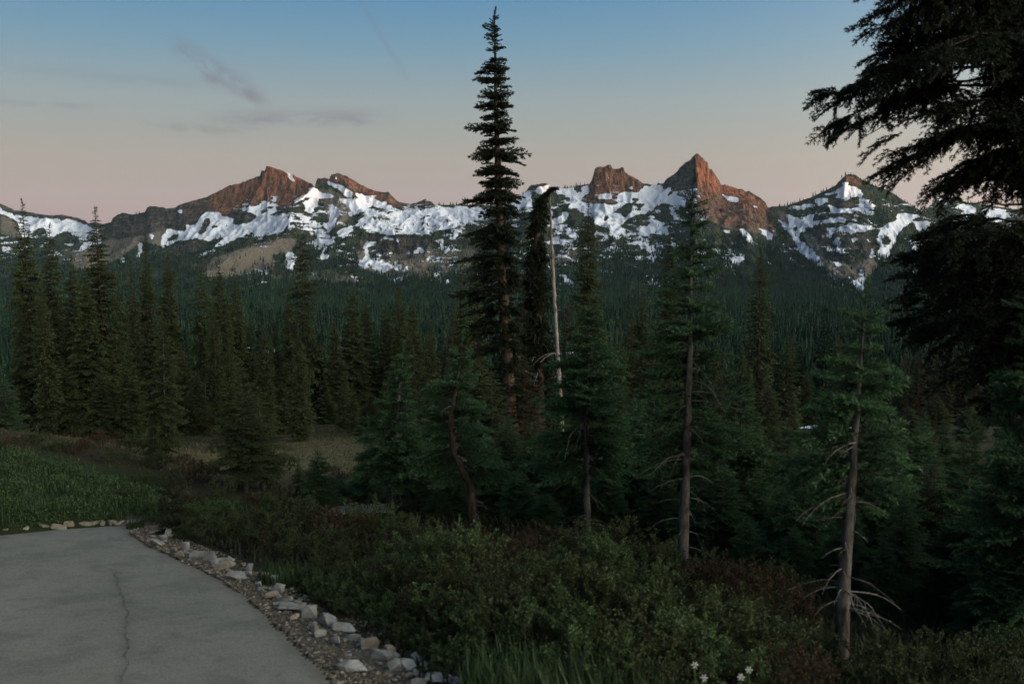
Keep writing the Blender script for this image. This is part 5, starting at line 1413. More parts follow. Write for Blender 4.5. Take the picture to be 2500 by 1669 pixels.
for (x0, y0), (x1, y1) in LIMBS:
    dd = DH + rh.uniform(-0.8, 0.9)
    p0, p1 = v2(x0, y0, DH), v2(x1, y1, dd)
    n = 14; s = np.linspace(0, 1, n)[:, None]
    mid = p0 * (1 - s) + p1 * s
    Llen = np.linalg.norm(p1 - p0)
    mid[:, 2] += (np.sin(s[:, 0] * PI) * 0.10 + rh.normal(size=n) * 0.008) * Llen
    tv, tf = tube(mid - bh, 0.018 * (1 - 0.85 * s[:, 0]) * (0.6 + 0.25 * Llen), 6)
    wood_V.append(tv); wood_F.append(tf + wo); wo += len(tv)
    ax = unit((p1 - p0)[None])[0]; aaz = math.atan2(ax[1], ax[0])
    ns = int(Llen / 0.021)
    for j in range(ns):
        t = 0.12 + 0.88 * (j + rh.random()) / ns
        c0 = np.array([np.interp(t, s[:, 0], mid[:, k]) for k in range(3)])
        px0, py0 = proj(c0); px0 /= V2S; py0 /= V2S
        if any((px0 - hx_) ** 2 + (py0 - 0 - hy_) ** 2 < (hr_ * 1.7) ** 2 for hx_, hy_, hr_ in holes_) : continue
        L = (0.16 + 0.30 * rh.random()) * (1.15 - 0.5 * t)
        pit = -0.55 + rh.normal() * 0.35 if rh.random() < 0.7 else -0.1
        if y1 > 480: pit += 0.25
        tipx, tipy = proj(c0 + np.array([0, 0, -L * 0.55])); tipx /= V2S; tipy /= V2S
        if y1 < 480 and tipy > 470 and tipx > 2150: continue
        if y1 > 480 and py0 < 505 - (px0 - 2140) * 0.02 and px0 < 2400: continue
        if any((tipx - hx_) ** 2 + (tipy - hy_) ** 2 < (hr_ * 1.4) ** 2 for hx_, hy_, hr_ in holes_): continue
        V, T, mi = LIB_HEM.pick(rh, L)
        acc.add(orient(V, c0 - bh, aaz + rh.choice([-1, 1]) * (0.35 + 0.6 * rh.random()) + (0 if rh.random() < .8 else PI * rh.random()), pit, rh.normal() * 0.4), T, mi)
    V, T, mi = LIB_HEM.pick(rh, 0.42); acc.add(orient(V, p1 - bh - ax * 0.34, aaz, -0.15 + math.asin(ax[2])), T, mi)
crown = acc.mesh("crown", [fir_dark, bark_brown])
zt = 5.6
tp_ = trunk_path(9.5, (0.1, 0), None, 14, rh)
tv, tf = tube(tp_, np.linspace(0.17, 0.06, 14), 12, rh, 0.05); tv[:12, 2] -= 0.5
wood_V.append(tv); wood_F.append(tf + wo)
trunk = mesh_np("trunk", np.concatenate(wood_V), np.concatenate(wood_F), [bark_brown], smooth=True)
add_tree("mountain_hemlock", bh, 0, crown, trunk, "dark hemlock at the upper right with drooping sprays hanging against the sky", "hemlock tree")

# ------------------------------------------------------------------ shrubs
def leaf_mat(name, a, b, transl=0.3):
    return foliage_mat(name, a, b, transl, 0.35, 0.6)
lf_green = leaf_mat("leaf_green", (0.013, 0.028, 0.009), (0.062, 0.100, 0.036))
lf_olive = leaf_mat("leaf_olive", (0.012, 0.020, 0.007), (0.046, 0.062, 0.022))
lf_rust = leaf_mat("leaf_rust", (0.018, 0.012, 0.007), (0.050, 0.029, 0.015))
lf_grass = leaf_mat("grass_green", (0.012, 0.026, 0.009), (0.050, 0.088, 0.032))
def shrub_mesh(seed, R, H, stems, leaves, ls, mat):
    r = np.random.default_rng(seed)
    P0, P1, tip = [], [], []
    for i in range(stems):
        a = r.random() * 6.28; rr = R * math.sqrt(r.random()) * 0.95
        x, y = rr * math.cos(a), rr * math.sin(a)
        h = H * (1 - 0.5 * (rr / R) ** 2) * (0.5 + 0.75 * r.random())
        b = np.array([x * 0.45, y * 0.45, 0]); m = np.array([x * 0.85, y * 0.85, h * 0.6]); t = np.array([x + r.normal() * 0.03, y + r.normal() * 0.03, h])
        P0 += [b, m]; P1 += [m, t]; tip.append((m, t))
        for k in range(3):
            q = m + (t - m) * r.random() * 0.7; e_ = q + np.array([r.normal() * .09, r.normal() * .09, 0.05 + 0.10 * r.random()]) * (H / 0.7)
            P0.append(q); P1.append(e_); tip.append((q, e_))
    A_ = np.array([t[0] for t in tip]); B_ = np.array([t[1] for t in tip])
    pick = r.integers(len(A_), size=leaves); t = r.random((leaves, 1)) ** 0.7
    c0 = A_[pick] + (B_[pick] - A_[pick]) * t + r.normal(size=(leaves, 3)) * 0.008
    d = unit(r.normal(size=(leaves, 3)) + np.array([0, 0, 0.7])); w = unit(np.cross(d, r.normal(size=(leaves, 3))))
    l_ = ls * (0.7 + 0.6 * r.random((leaves, 1)))
    up_ = unit(np.cross(d, w)) * l_ * 0.12
    V = np.stack([c0, c0 + d * l_ * .5 + w * l_ * .27 + up_, c0 + d * l_, c0, c0 + d * l_, c0 + d * l_ * .5 - w * l_ * .27 + up_], 1).reshape(-1, 3)
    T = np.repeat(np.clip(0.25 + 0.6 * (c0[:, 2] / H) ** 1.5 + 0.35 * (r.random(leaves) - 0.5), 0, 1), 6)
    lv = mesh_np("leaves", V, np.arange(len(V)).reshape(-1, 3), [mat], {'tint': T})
    P0, P1 = np.array(P0), np.array(P1)
    dd = unit(P1 - P0); s1, s2 = perp_frame(dd); w0 = 0.004
    S_ = np.concatenate([np.stack([P0 - s1 * w0, P0 + s1 * w0, P1], 1), np.stack([P0 - s2 * w0, P0 + s2 * w0, P1], 1)]).reshape(-1, 3)
    st = mesh_np("stems", S_, np.arange(len(S_)).reshape(-1, 3), [bark_brown])
    return lv, st
SHR = {'green': [shrub_mesh(700 + i, 0.55, 0.62, 40, 8000, 0.025, lf_green) for i in range(4)],
       'olive': [shrub_mesh(710 + i, 0.55, 0.55, 44, 6500, 0.022, lf_olive) for i in range(3)],
       'rust': [shrub_mesh(720 + i, 0.55, 0.55, 60, 5200, 0.018, lf_rust) for i in range(3)]}
def add_shrub(x, y, k, s, label, group):
    lv, st = SHR[k][rs_.integers(len(SHR[k]))]
    e = empty("shrub", (x, y, float(ground(x, y)) - 0.05), label, "shrub", group)
    e.rotation_euler = (0, 0, rs_.random() * 6.28); e.scale = (s, s, s * (0.85 + 0.3 * rs_.random()))
    link("leaves", lv, e); link("stems", st, e)
rs_ = np.random.default_rng(31)
def gpt(xv, yv):
    """ground point under a frame position (2349-wide)"""
    a = pt(xv * V2S, yv * V2S, 1.0) - np.array([0, 0, EYE]); lo, hi = 2.0, 60.0
    for _ in range(40):
        m = (lo + hi) / 2
        if EYE + a[2] * m > float(ground(a[0] * m, m)): lo = m
        else: hi = m
    return a[0] * lo, lo
# (foot in frame x, y, kind, size)
SH = [(1215, 1540, 'green', 1.25), (1330, 1580, 'green', 1.3), (1460, 1600, 'green', 1.35), (1560, 1560, 'green', 1.1), (1180, 1440, 'green', 1.1), (1300, 1450, 'green', 1.3), (1430, 1470, 'green', 1.3), (1540, 1450, 'green', 1.05),
      (1640, 1620, 'green', 1.0), (1250, 1370, 'green', 1.1), (1380, 1380, 'green', 1.2), (1480, 1385, 'green', 1.0), (1600, 1500, 'olive', 1.0), (1700, 1560, 'olive', 1.0),
      (1190, 1600, 'green', 0.8), (1110, 1500, 'olive', 0.8), (1040, 1450, 'olive', 0.8), (950, 1400, 'olive', 0.75), (1060, 1400, 'green', 1.0), (1130, 1460, 'olive', 1.0), (950, 1355, 'green', 0.9),
      (960, 1330, 'green', 1.1), (1050, 1350, 'olive', 1.15), (1130, 1350, 'rust', 1.2), (1190, 1330, 'rust', 1.1), (1110, 1410, 'rust', 1.0), (870, 1350, 'olive', 0.75), (840, 1372, 'olive', 0.6), (780, 1315, 'olive', 0.8), (860, 1300, 'olive', 1.1), (930, 1290, 'olive', 1.1),
      (730, 1290, 'olive', 0.9), (650, 1280, 'olive', 0.75), (590, 1262, 'rust', 0.7), (640, 1255, 'olive', 1.0), (520, 1240, 'olive', 0.85), (460, 1230, 'olive', 0.8), (580, 1225, 'olive', 1.0), (700, 1245, 'olive', 1.1), (780, 1260, 'rust', 1.1),
      (430, 1205, 'olive', 0.8), (500, 1205, 'green', 0.8), (390, 1200, 'green', 0.7), (850, 1250, 'green', 1.0), (650, 1215, 'olive', 1.1), (720, 1215, 'rust', 0.7), (830, 1225, 'olive', 0.7), (1010, 1280, 'olive', 1.1), (1240, 1300, 'rust', 1.1), (1320, 1310, 'olive', 1.0), (1400, 1320, 'olive', 1.0), (1500, 1330, 'green', 1.0), (1560, 1370, 'olive', 0.9),
      (1650, 1400, 'rust', 0.9), (1750, 1440, 'rust', 0.9), (1850, 1500, 'olive', 0.5), (1680, 1480, 'olive', 0.9), (1800, 1640, 'rust', 0.7), (2050, 1600, 'olive', 0.8), (2200, 1620, 'olive', 0.8), (2320, 1600, 'olive', 0.8), (1780, 1380, 'olive', 0.8),
      (350, 1185, 'green', 0.55), (300, 1150, 'olive', .6), (80, 1020, 'olive', .7), (190, 1045, 'rust', .7), (260, 1060, 'olive', .7), (360, 1075, 'olive', .7), (420, 1065, 'rust', .6), (480, 1085, 'olive', .6), (560, 1110, 'rust', .5), (620, 1120, 'olive', .5), (130, 1035, 'olive', .6), (340, 1110, 'olive', .7), (400, 1125, 'olive', .7), (30, 1030, 'rust', .6), (700, 1095, 'olive', .5), (760, 1080, 'rust', .5), (160, 1010, 'rust', 1.0), (230, 1030, 'rust', 1.0), (320, 1040, 'olive', 1.0), (100, 985, 'rust', 1.1), (40, 1000, 'olive', 1.0), (450, 1100, 'rust', 0.9), (640, 1080, 'olive', 0.9), (780, 1110, 'rust', 0.8), (510, 1040, 'olive', 1.0), (420, 1160, 'rust', 0.8), (500, 1150, 'olive', 0.8), (600, 1165, 'rust', 0.8), (900, 1440, 'green', 0.42), (960, 1480, 'green', 0.42), (1015, 1515, 'green', 0.42), (850, 1405, 'green', 0.4), (1075, 1555, 'green', 0.5), (735, 1362, 'green', 0.35), (775, 1387, 'olive', 0.38), (818, 1408, 'green', 0.38), (690, 1336, 'olive', 0.36), (760, 1350, 'olive', 0.5), (820, 1380, 'green', 0.5), (640, 1310, 'olive', 0.4), (800, 1375, 'olive', 0.4), (940, 1440, 'olive', 0.55), (1010, 1470, 'green', 0.6), (1070, 1505, 'green', 0.6)]
KW = {'green': "leafy light green shrub", 'olive': "low olive shrub", 'rust': "reddish brown shrub"}
ordk = {}
for (x, y, k, s) in SH:
    if k == 'green' and x > 1080 and y > 1300: s *= 0.70
    if y < 1330 and x < 900: s *= 0.72
    if y < 1375 and 850 < x < 1250: s *= 0.68
    if x > 1080 and y > 1300 and rs_.random() < 0.25 and k == 'green': k = 'olive'
    gx_, gy_ = gpt(x, y)
    zone = ("beside the stone edging of the path" if (x < 1060 and y > 1220 and x > 380) else "at the foot of the front firs" if y < 1340 and y > 1200 else "in the heath below the grassy bank" if y <= 1200 else "in the leafy clump before the firs" if x < 1720 else "in the shade under the hemlock")
    key = (k, zone); n = ordk.get(key, 0); ordk[key] = n + 1
    add_shrub(gx_, gy_, k, s, f"{KW[k]} {zone}", f"{KW[k]}s {zone}")

# grass and herbs
def blades(name, P, h, w, rng_, mat, label, lean=0.5, leafy=0.0):
    n = len(P)
    a = rng_.random(n) * 6.28; hh = h * (0.5 + rng_.random(n) ** 1.5)
    ln = lean * rng_.random(n)
    side = np.stack([np.cos(a), np.sin(a), np.zeros(n)], 1) * (w * (0.6 + 0.8 * rng_.random((n, 1))) * 0.5)
    tipd = np.stack([-np.sin(a) * ln, np.cos(a) * ln, np.ones(n)], 1) * hh[:, None]
    mid = P + tipd * np.array([0.4, 0.4, 0.6])
    V = np.stack([P - side, P + side, mid + side * 0.8, P - side, mid + side * 0.8, mid - side * 0.8, mid - side * 0.8, mid + side * 0.8, P + tipd], 1).reshape(-1, 3)
    T = np.repeat(np.clip(rng_.random(n), 0, 1), 9)
    return tag(link(name, mesh_np(name, V, np.arange(len(V)).reshape(-1, 3), [mat], {'tint': T})), kind="stuff", label=label)
rb = np.random.default_rng(60)
n = 110000
x = rb.uniform(-11.5, -2.6, n); y = rb.uniform(9.6, 16.5, n)
dn_ = fbm(x * 1.3, y * 1.3, 3, 81)
gtop = 12.6 + 0.52 * np.maximum(-x - 4.4, 0) + 0.5 * rb.random(n)
kp = (y < gtop) & (y > bank_line(x) + 0.06 + 0.15 * rb.random(n)) & (rb.random(n) < 0.55 + dn_) & (x > -0.72 * y) & ~((x > -4.2) & (y < 11.5) & (x > EDGE[0, 0]))
x, y = x[kp], y[kp]
P = np.stack([x, y, ground(x, y) - 0.01], 1)
blades("grass", P, 0.085, 0.010, rb, lf_grass, "lush green grass covering the bank beyond the path", 0.8)
def herbs(name, P, hmax, ls, r, mat, label):
    n = len(P)
    c0 = P + np.stack([np.zeros(n), np.zeros(n), hmax * r.random(n) * (0.6 + 0.6 * fbm(P[:, 0] * 2.3, P[:, 1] * 2.3, 2, 15))], 1)
    d = unit(r.normal(size=(n, 3)) + np.array([0, 0, 0.5])); w = unit(np.cross(d, r.normal(size=(n, 3))))
    l_ = ls * (0.6 + 0.8 * r.random((n, 1)))
    V = np.stack([c0, c0 + d * l_ * .5 + w * l_ * .3, c0 + d * l_, c0, c0 + d * l_, c0 + d * l_ * .5 - w * l_ * .3], 1).reshape(-1, 3)
    T = np.repeat(np.clip(r.random(n) * 0.7 + (c0[:, 2] - P[:, 2]) / hmax * 0.4, 0, 1), 6)
    return tag(link(name, mesh_np(name, V, np.arange(len(V)).reshape(-1, 3), [mat], {'tint': T})), kind="stuff", label=label)
m_ = 260000
x2 = rb.uniform(-11.5, -2.6, m_); y2 = rb.uniform(9.6, 16.5, m_)
cl = fbm(x2 * 2.6, y2 * 2.6, 3, 85)
kp = (y2 < 12.6 + 0.52 * np.maximum(-x2 - 4.4, 0)) & (y2 > bank_line(x2) + 0.05) & (cl > -0.12 + 0.25 * rb.random(m_)) & (x2 > -0.72 * y2) & ~((x2 > -4.2) & (y2 < 11.5) & (x2 > EDGE[0, 0]))
x2, y2 = x2[kp], y2[kp]
herbs("herbs", np.stack([x2, y2, ground(x2, y2)], 1), 0.17, 0.024, rb, lf_green, "leafy herbs growing in clumps over the grassy bank")
n = 120000
t1 = rb.random(n); x = rb.uniform(-24, 6, n); y = rb.uniform(14, 42, n)
dn_ = fbm(x * .5, y * .5, 3, 82)
kp = (rb.random(n) < 0.5 + dn_) & (np.abs(x) < 0.56 * y)
x, y = x[kp], y[kp]
dry_m = leaf_mat("dry_grass", (0.026, 0.028, 0.012), (0.110, 0.105, 0.050))
blades("dry_grass", np.stack([x, y, ground(x, y) - 0.02], 1), 0.055, 0.02, rb, dry_m, "dry tan and brown grass on the heath between the trees", 0.9)
n = 160000
x = rb.uniform(-4.5, 7.5, n); y = rb.uniform(3.2, 16, n)
ed3, _ = seg_dist(x, y, EDGE)
dn_ = fbm(x * 1.1, y * 1.1, 3, 83)
rightside = ~inside(x, y, PATH) & (ed3 > 0.48) & (x > np.interp(y, EDGE[::-1, 1], EDGE[::-1, 0], left=-1.0, right=-3.4))
kp = rightside & (rb.random(n) < 0.5 + dn_)
x, y = x[kp], y[kp]
und = leaf_mat("undergrowth_leaf", (0.010, 0.013, 0.006), (0.034, 0.038, 0.017))
blades("undergrowth", np.stack([x, y, ground(x, y) - 0.02], 1), 0.10, 0.018, rb, und, "dark low undergrowth of grass and heath beneath the firs", 0.9)
# bright grass tufts
def tuft(xv, yv, rad_, n, h, label):
    gx_, gy_ = gpt(xv, yv)
    a = rb.random(n) * 6.28; r = rad_ * np.sqrt(rb.random(n))
    x, y = gx_ + r * np.cos(a), gy_ + r * np.sin(a)
    P = np.stack([x, y, ground(x, y) - 0.01], 1)
    o = blades("grass_tuft", P, h, 0.010, rb, lf_grass, None, 0.55)
    del o["kind"]
    tag(o, label, "grass tuft")
tuft(665, 1332, 0.26, 900, 0.11, "bright green grass tuft behind the edging stones halfway along the path")
tuft(1230, 1620, 0.4, 1500, 0.22, "tall green grass tuft at the near end of the stone edging")
tuft(1330, 1680, 0.5, 1500, 0.26, "tall green grass tuft under the light green shrubs at the bottom")
tuft(310, 1210, 0.10, 160, 0.10, "small weed at the corner where the path bends")

# ------------------------------------------------------------------ stones
def stone_mat(name, a, b, c_):
    m, N, out = new_mat(name)
    oi = N.n.new('ShaderNodeObjectInfo')
    n = N.noise(N.pos(), 9.0, 6, 0.65); n2_ = N.noise(N.pos(), 60.0, 3)
    col = N.ramp(n, [(0.3, a), (0.5, b), (0.72, c_)])
    col = N.mix(N.math('MULTIPLY', N.smooth(n2_, 0.5, 0.75), 0.35), col, (0.10, 0.095, 0.09))
    hsv = N.node('ShaderNodeHueSaturation', {'Color': col, 'Value': N.math('MULTIPLY_ADD', oi.outputs['Random'], 0.45, 0.75)})
    principled(N, out, hsv.outputs[0], 0.9, 0.15, bump(N, N.math('ADD', n, N.math('MULTIPLY', n2_, 0.4)), 0.7, 0.02))
    return m
st_pale = stone_mat("stone_pale", (0.13, 0.125, 0.115), (0.20, 0.197, 0.187), (0.32, 0.315, 0.30))
st_tan = stone_mat("stone_tan", (0.11, 0.092, 0.070), (0.19, 0.165, 0.13), (0.28, 0.245, 0.20))
def stone_mesh(seed, flat):
    r = np.random.default_rng(seed)
    bm = bmesh.new()
    for _ in range(13):
        v = r.normal(size=3); v /= np.linalg.norm(v)
        v = np.sign(v) * np.abs(v) ** 0.8
        bm.verts.new((v[0] * 0.5, v[1] * 0.36 * (0.7 + 0.3 * flat), v[2] * 0.5 * flat))
    bmesh.ops.convex_hull(bm, input=bm.verts)
    bmesh.ops.delete(bm, geom=[v for v in bm.verts if not v.link_faces], context='VERTS')
    bmesh.ops.bevel(bm, geom=list(bm.edges), offset=0.010, segments=1, affect='EDGES', profile=0.6)
    me = bpy.data.meshes.new("stone")
    bm.to_mesh(me); bm.free()
    return me
STN = {}
for k, fl in (("flat", 0.32), ("block", 0.72), ("peak", 1.15)):
    STN[k] = [stone_mesh(900 + i + int(fl * 100), fl) for i in range(5)]
AD = {"flat": ["flat slab-like", "thin flat", "wide flat"], "block": ["blocky angular", "squarish", "rough angular"], "peak": ["upright pointed", "steep pointed", "tall angular"]}
STONES = [(353, 1223, 34, 'flat'), (374, 1233, 36, 'flat'), (388, 1222, 26, 'block'), (364, 1247, 42, 'flat'), (428, 1262, 28, 'peak'), (412, 1272, 26, 'block'), (452, 1274, 34, 'block'), (478, 1280, 40, 'block'), (505, 1291, 46, 'flat'), (530, 1290, 22, 'peak'),
          (512, 1303, 62, 'flat'), (548, 1316, 22, 'block'), (546, 1325, 52, 'flat'), (571, 1314, 22, 'block'), (574, 1302, 18, 'peak'), (608, 1326, 22, 'peak'), (592, 1340, 24, 'block'), (630, 1334, 26, 'peak'), (641, 1352, 34, 'block'), (600, 1350, 26, 'flat'),
          (624, 1368, 34, 'block'), (656, 1376, 34, 'block'), (684, 1382, 32, 'block'), (662, 1398, 66, 'flat'), (640, 1384, 30, 'flat'), (690, 1392, 34, 'flat'), (712, 1408, 46, 'block'), (752, 1428, 46, 'block'), (716, 1444, 36, 'flat'), (735, 1452, 30, 'block'), (676, 1416, 26, 'block'),
          (786, 1442, 66, 'flat'), (770, 1470, 30, 'block'), (806, 1464, 44, 'flat'), (828, 1476, 58, 'flat'), (850, 1484, 48, 'block'), (878, 1506, 56, 'block'), (815, 1534, 88, 'flat'), (905, 1530, 44, 'block'), (800, 1502, 24, 'flat'), (940, 1548, 36, 'flat'), (1005, 1566, 90, 'flat'), (960, 1572, 40, 'block')]
FARST = [(8, 1218, 30, 'flat'), (48, 1213, 34, 'flat'), (92, 1208, 30, 'flat'), (128, 1210, 48, 'flat'), (150, 1204, 26, 'block'), (188, 1204, 44, 'flat'), (214, 1202, 50, 'flat'), (246, 1200, 40, 'flat'), (270, 1201, 30, 'flat'), (300, 1199, 44, 'flat')]
ro = np.random.default_rng(12)
ORD2 = ORD + ["twenty-seventh", "twenty-eighth", "twenty-ninth", "thirtieth", "thirty-first", "thirty-second", "thirty-third", "thirty-fourth", "thirty-fifth", "thirty-sixth", "thirty-seventh", "thirty-eighth", "thirty-ninth", "fortieth", "forty-first", "forty-second", "forty-third", "forty-fourth", "forty-fifth", "forty-sixth", "forty-seventh", "forty-eighth"]
def put_stone(i, x, y, w, k, label, group, mat):
    gx_, gy_ = gpt(x, y + (6 if k != 'flat' else 2))
    me = STN[k][ro.integers(5)]
    if not me.materials: me.materials.append(st_pale)
    o = bpy.data.objects.new("stone", me); COL.objects.link(o)
    s = w * V2S * gy_ / FPX * 1.12
    o.scale = (s, s, s)
    o.location = (gx_, gy_, float(ground(gx_, gy_)) + s * {'flat': 0.10, 'block': 0.22, 'peak': 0.34}[k])
    o.rotation_euler = (ro.normal() * 0.16, ro.normal() * 0.16, ro.normal() * 0.5 + (PI if ro.random() < .5 else 0) - 0.5 * (mat is st_pale))
    if "bank" in (group or ""):
        o.location[2] -= s * 0.13; o.location[1] += 0.08
    if mat is not st_pale:
        o.material_slots[0].link = 'OBJECT'; o.material_slots[0].material = mat
    tag(o, label, "stone", group)
for i, (x, y, w, k) in enumerate(STONES):
    put_stone(i, x, y, w, k, f"{AD[k][i % 3]} edging stone, {ORD2[i]} from the path's far bend", "stones edging the right side of the path", st_pale if (i * 7) % 5 else st_tan)
for i, (x, y, w, k) in enumerate(FARST):
    put_stone(i, x, y, w, k, f"{AD[k][i % 3]} tan stone under the grassy bank, {ORD[i]} from its left end", "stones at the foot of the bank", st_tan)

# smaller stones wedged along the edging
for i in range(46):
    j_ = ro.integers(len(STONES) - 1); f_ = ro.random()
    x = STONES[j_][0] * (1 - f_) + STONES[j_ + 1][0] * f_ + ro.normal() * 7; y = STONES[j_][1] * (1 - f_) + STONES[j_ + 1][1] * f_ + ro.normal() * 4
    k = ['flat', 'flat', 'block'][ro.integers(3)]
    put_stone(i, x, y, ro.uniform(13, 28) * (0.6 + 0.5 * (y - 1200) / 350), k, "small flat stone wedged into the path edging" if k == 'flat' else "small blocky stone wedged into the path edging", "small stones wedged into the path edging", st_pale if ro.random() < 0.6 else st_tan)
for i in range(22):
    x = 880 + 200 * ro.random(); y = 1500 + (x - 880) * 0.42 + ro.normal() * 10
    put_stone(i, x, y, ro.uniform(20, 60), ['flat', 'block', 'flat'][i % 3], "stone at the near end of the path edging", "stones at the near end of the path edging", st_pale if ro.random() < 0.7 else st_tan)

# gravel on the verge
rgv = np.random.default_rng(13)
base_p = []
ti = rgv.random(16000) * (len(EDGE) - 1.001)
k = ti.astype(int); fr = (ti - k)[:, None]
pe = EDGE[k] * (1 - fr) + EDGE[k + 1] * fr
tdir = unit(EDGE[k + 1] - EDGE[k]); nrm = np.stack([-tdir[:, 1], tdir[:, 0]], 1)
off_ = (rgv.random(16000) ** 1.3) * (0.45 + 0.25 * (ti > 6)) - 0.03
pe = pe + nrm * off_[:, None] * np.where((nrm[:, 0] > 0), 1, -1)[:, None]
pe = pe[~inside(pe[:, 0], pe[:, 1], PATH) | (rgv.random(16000) < 0.04)]
gr_s = 0.003 + 0.016 * rgv.random(len(pe)) ** 5
oc = np.array([(1, 0, 0), (0, 1, 0), (-1, 0, 0), (0, -1, 0), (0, 0, .8), (0, 0, -.8)], float)
of = np.array([(0, 1, 4), (1, 2, 4), (2, 3, 4), (3, 0, 4), (1, 0, 5), (2, 1, 5), (3, 2, 5), (0, 3, 5)])
a = rgv.random(len(pe)) * 6.28
jv = oc[None] * (0.7 + 0.6 * rgv.random((len(pe), 6, 1)))
gvx = (jv[..., 0] * np.cos(a)[:, None] - jv[..., 1] * np.sin(a)[:, None]) * gr_s[:, None] + pe[:, 0, None]
gvy = (jv[..., 0] * np.sin(a)[:, None] + jv[..., 1] * np.cos(a)[:, None]) * gr_s[:, None] + pe[:, 1, None]
gvz = jv[..., 2] * gr_s[:, None] * 0.8 + (ground(pe[:, 0], pe[:, 1]) + 0.004)[:, None]
gV = np.stack([gvx, gvy, gvz], -1).reshape(-1, 3); gF = (of[None] + (np.arange(len(pe)) * 6)[:, None, None]).reshape(-1, 3)
gmm, N, out = new_mat("gravel_bits")
principled(N, out, N.ramp(N.attr('tint'), [(0.0, (0.055, 0.044, 0.032)), (0.7, (0.125, 0.105, 0.080)), (1.0, (0.24, 0.22, 0.19))]), 0.9, 0.15)
tag(link("gravel", mesh_np("gravel", gV, gF, [gmm], {'tint': np.repeat(rgv.random(len(pe)), 6)})), kind="stuff", label="loose gravel and dirt between the paved path and the edging stones")

nl_ = 1500
lx_, ly_ = rgv.uniform(-5, 0, nl_), rgv.uniform(4, 10.5, nl_)
dE, _ = seg_dist(lx_, ly_, EDGE)
kk = inside(lx_, ly_, PATH) & (rgv.random(nl_) < 0.08 + np.exp(-dE / 0.12))
lx_, ly_ = lx_[kk], ly_[kk]; a = rgv.random(len(lx_)) * 6.28; l_ = 0.004 + 0.012 * rgv.random(len(lx_)) ** 2
cz = path_z(ly_) + 0.014
dv = np.stack([np.cos(a), np.sin(a), 0 * a], 1) * l_[:, None]; sv_ = np.stack([-np.sin(a), np.cos(a), 0.3 + 0 * a], 1) * (l_ * 0.3)[:, None]
c_ = np.stack([lx_, ly_, cz], 1)
lV = np.stack([c_ - dv, c_ + sv_, c_ + dv], 1).reshape(-1, 3)
ltm, N, out = new_mat("litter_brown")
principled(N, out, (0.06, 0.05, 0.035), 0.95, 0.05)
tag(link("litter", mesh_np("litter", lV, np.arange(len(lV)).reshape(-1, 3), [ltm])), kind="stuff", label="dark grit and dropped needles scattered on the paved path")

# lower stretch of the path seen through the trees
lx = np.linspace(-1, 1, 40); ly = np.linspace(-1, 1, 14)
LX, LY = np.meshgrid(lx, ly)
c0 = gpt(835, 1176)
PX_ = c0[0] + LX * 0.42; PY_ = c0[1] + LY * 0.45 + 0.15 * np.sin(LX * 2)
pw = link("lower_path", mesh_np("lower_path", np.stack([PX_, PY_, ground(PX_, PY_) + 0.05], -1).reshape(-1, 3), grid_faces(14, 40), [pm], {'crack': np.zeros(560), 'rim': np.zeros(560)}, smooth=True))
tag(pw, kind="structure")
for i, (x, y, w) in enumerate([(675, 1158, 26), (700, 1155, 22), (735, 1156, 24), (762, 1157, 20), (806, 1160, 30), (826, 1162, 26), (850, 1160, 24)]):
    put_stone(i, x, y, w, 'flat', f"pale flat stone by the lower path, {ORD[i]} from its left end", "stones by the lower path", st_pale)
snow_patch(1880 * V2S, 1008 * V2S, 50, 1.2, 1.6, 31, "small patch of old snow among the firs, the farther one", 0.1)
snow_patch(1925 * V2S, 1022 * V2S, 46, 0.9, 1.0, 32, "small patch of old snow among the firs, the middle one", 0.1)
snow_patch(1888 * V2S, 1090 * V2S, 36, 0.7, 0.9, 33, "small patch of old snow among the firs, the nearest one", 0.08)

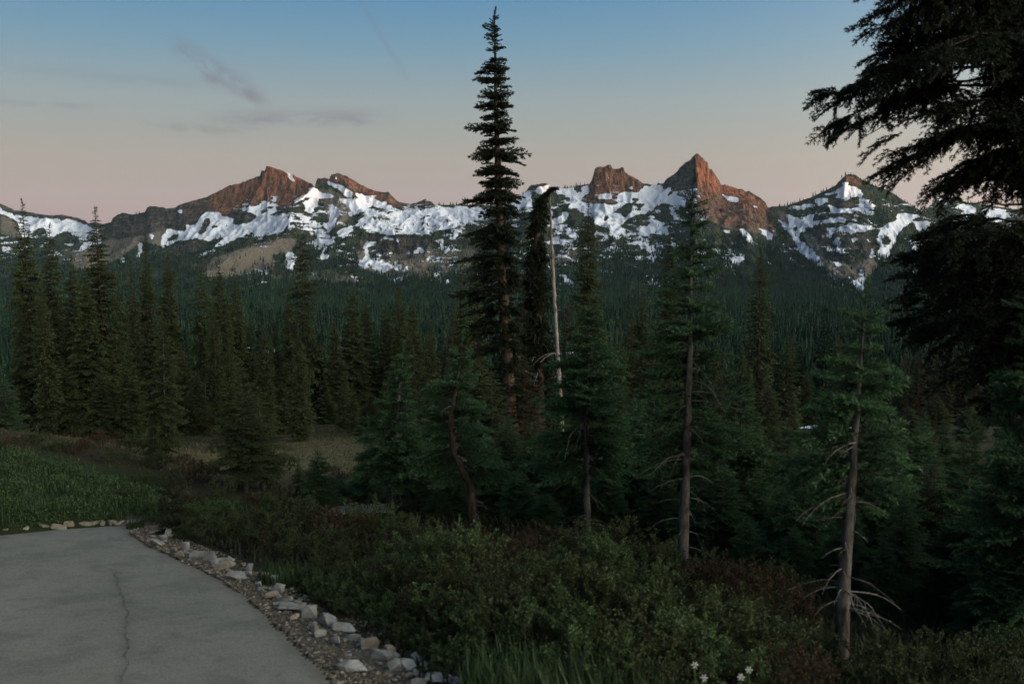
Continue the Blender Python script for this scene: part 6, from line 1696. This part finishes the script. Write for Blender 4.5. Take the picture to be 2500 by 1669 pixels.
# avalanche lilies
pet, N, out = new_mat("petal_white")
principled(N, out, (0.42, 0.43, 0.40), 0.6, 0.2)
stm, N, out = new_mat("lily_stem")
principled(N, out, (0.05, 0.10, 0.03), 0.7, 0.2)
def lily(xv, yv, d, label):
    t = v2(xv, yv, d); bz = float(ground(t[0], d))
    e = empty("lily", (t[0], d, bz), label, "flower")
    h = t[2] - bz
    tv, tf = tube([(0, 0, 0), (0.01, 0, h * 0.6), (0, 0, h)], [0.003, 0.0025, 0.002], 5)
    link("stem", mesh_np("stem", tv, tf, [stm]), e)
    for k in range(6):
        a = k * PI / 3 + rb.normal() * 0.1
        c_, s_ = math.cos(a), math.sin(a); l = 0.022
        def P_(r, w, z): return (r * c_ - w * s_, r * s_ + w * c_, z)
        V = [P_(0, 0, 0), P_(l * .5, .0035, .003), P_(l * .5, -.0035, .003), P_(l, 0, -.002), P_(l * .5, 0, -.001)]
        o = link("petal", mesh_np("petal", V, [(0, 1, 4), (0, 4, 2), (1, 3, 4), (4, 3, 2)], [pet]), e, (0, 0, h))
        o.rotation_euler = (0.9, 0.1, 0)
lily(1718, 1535, 4.6, "white star-shaped lily highest on the right of the bottom clump")
lily(1700, 1552, 4.5, "white lily just below and left of the highest one")
lily(1615, 1554, 4.5, "white lily among brown stems left of the other lilies")
lily(1594, 1524, 4.7, "small white lily highest on the left of the bottom clump")

# tell look-alikes of a group apart by their order across the view
bpy.context.view_layer.update()
_by = {}
for o in SC.objects:
    if o.parent is None and o.get("group") and o.get("category") and "slope falling" not in o["group"]:
        _by.setdefault((o["group"], o["label"]), []).append(o)
for k_, os_ in _by.items():
    if len(os_) > 1:
        os_.sort(key=lambda o: o.location.x / max(o.location.y, 0.1))
        for n_, o in enumerate(os_):
            o["label"] = f"{o['label']}, {ORD2[n_]} from the left"
# ------------------------------------------------------------------ the air of the valley
hm, N, out = new_mat("thin_haze")
hv = N.node('ShaderNodeVolumePrincipled', {'Color': (0.50, 0.70, 0.86, 1), 'Density': 0.000014})
hv.inputs['Anisotropy'].default_value = 0.0
N.l.new(hv.outputs[0], out.inputs[1])
bx0, bx1, by0, by1, bz0, bz1 = -9500., 9500., -7000., 9500., -310., 520.
hb = np.array([(x, y, z) for x in (bx0, bx1) for y in (by0, by1) for z in (bz0, bz1)])
hf = np.array([(0, 1, 3, 2), (4, 6, 7, 5), (0, 4, 5, 1), (2, 3, 7, 6), (0, 2, 6, 4), (1, 5, 7, 3)])
tag(link("haze", mesh_np("haze", hb, hf, [hm])), kind="stuff")
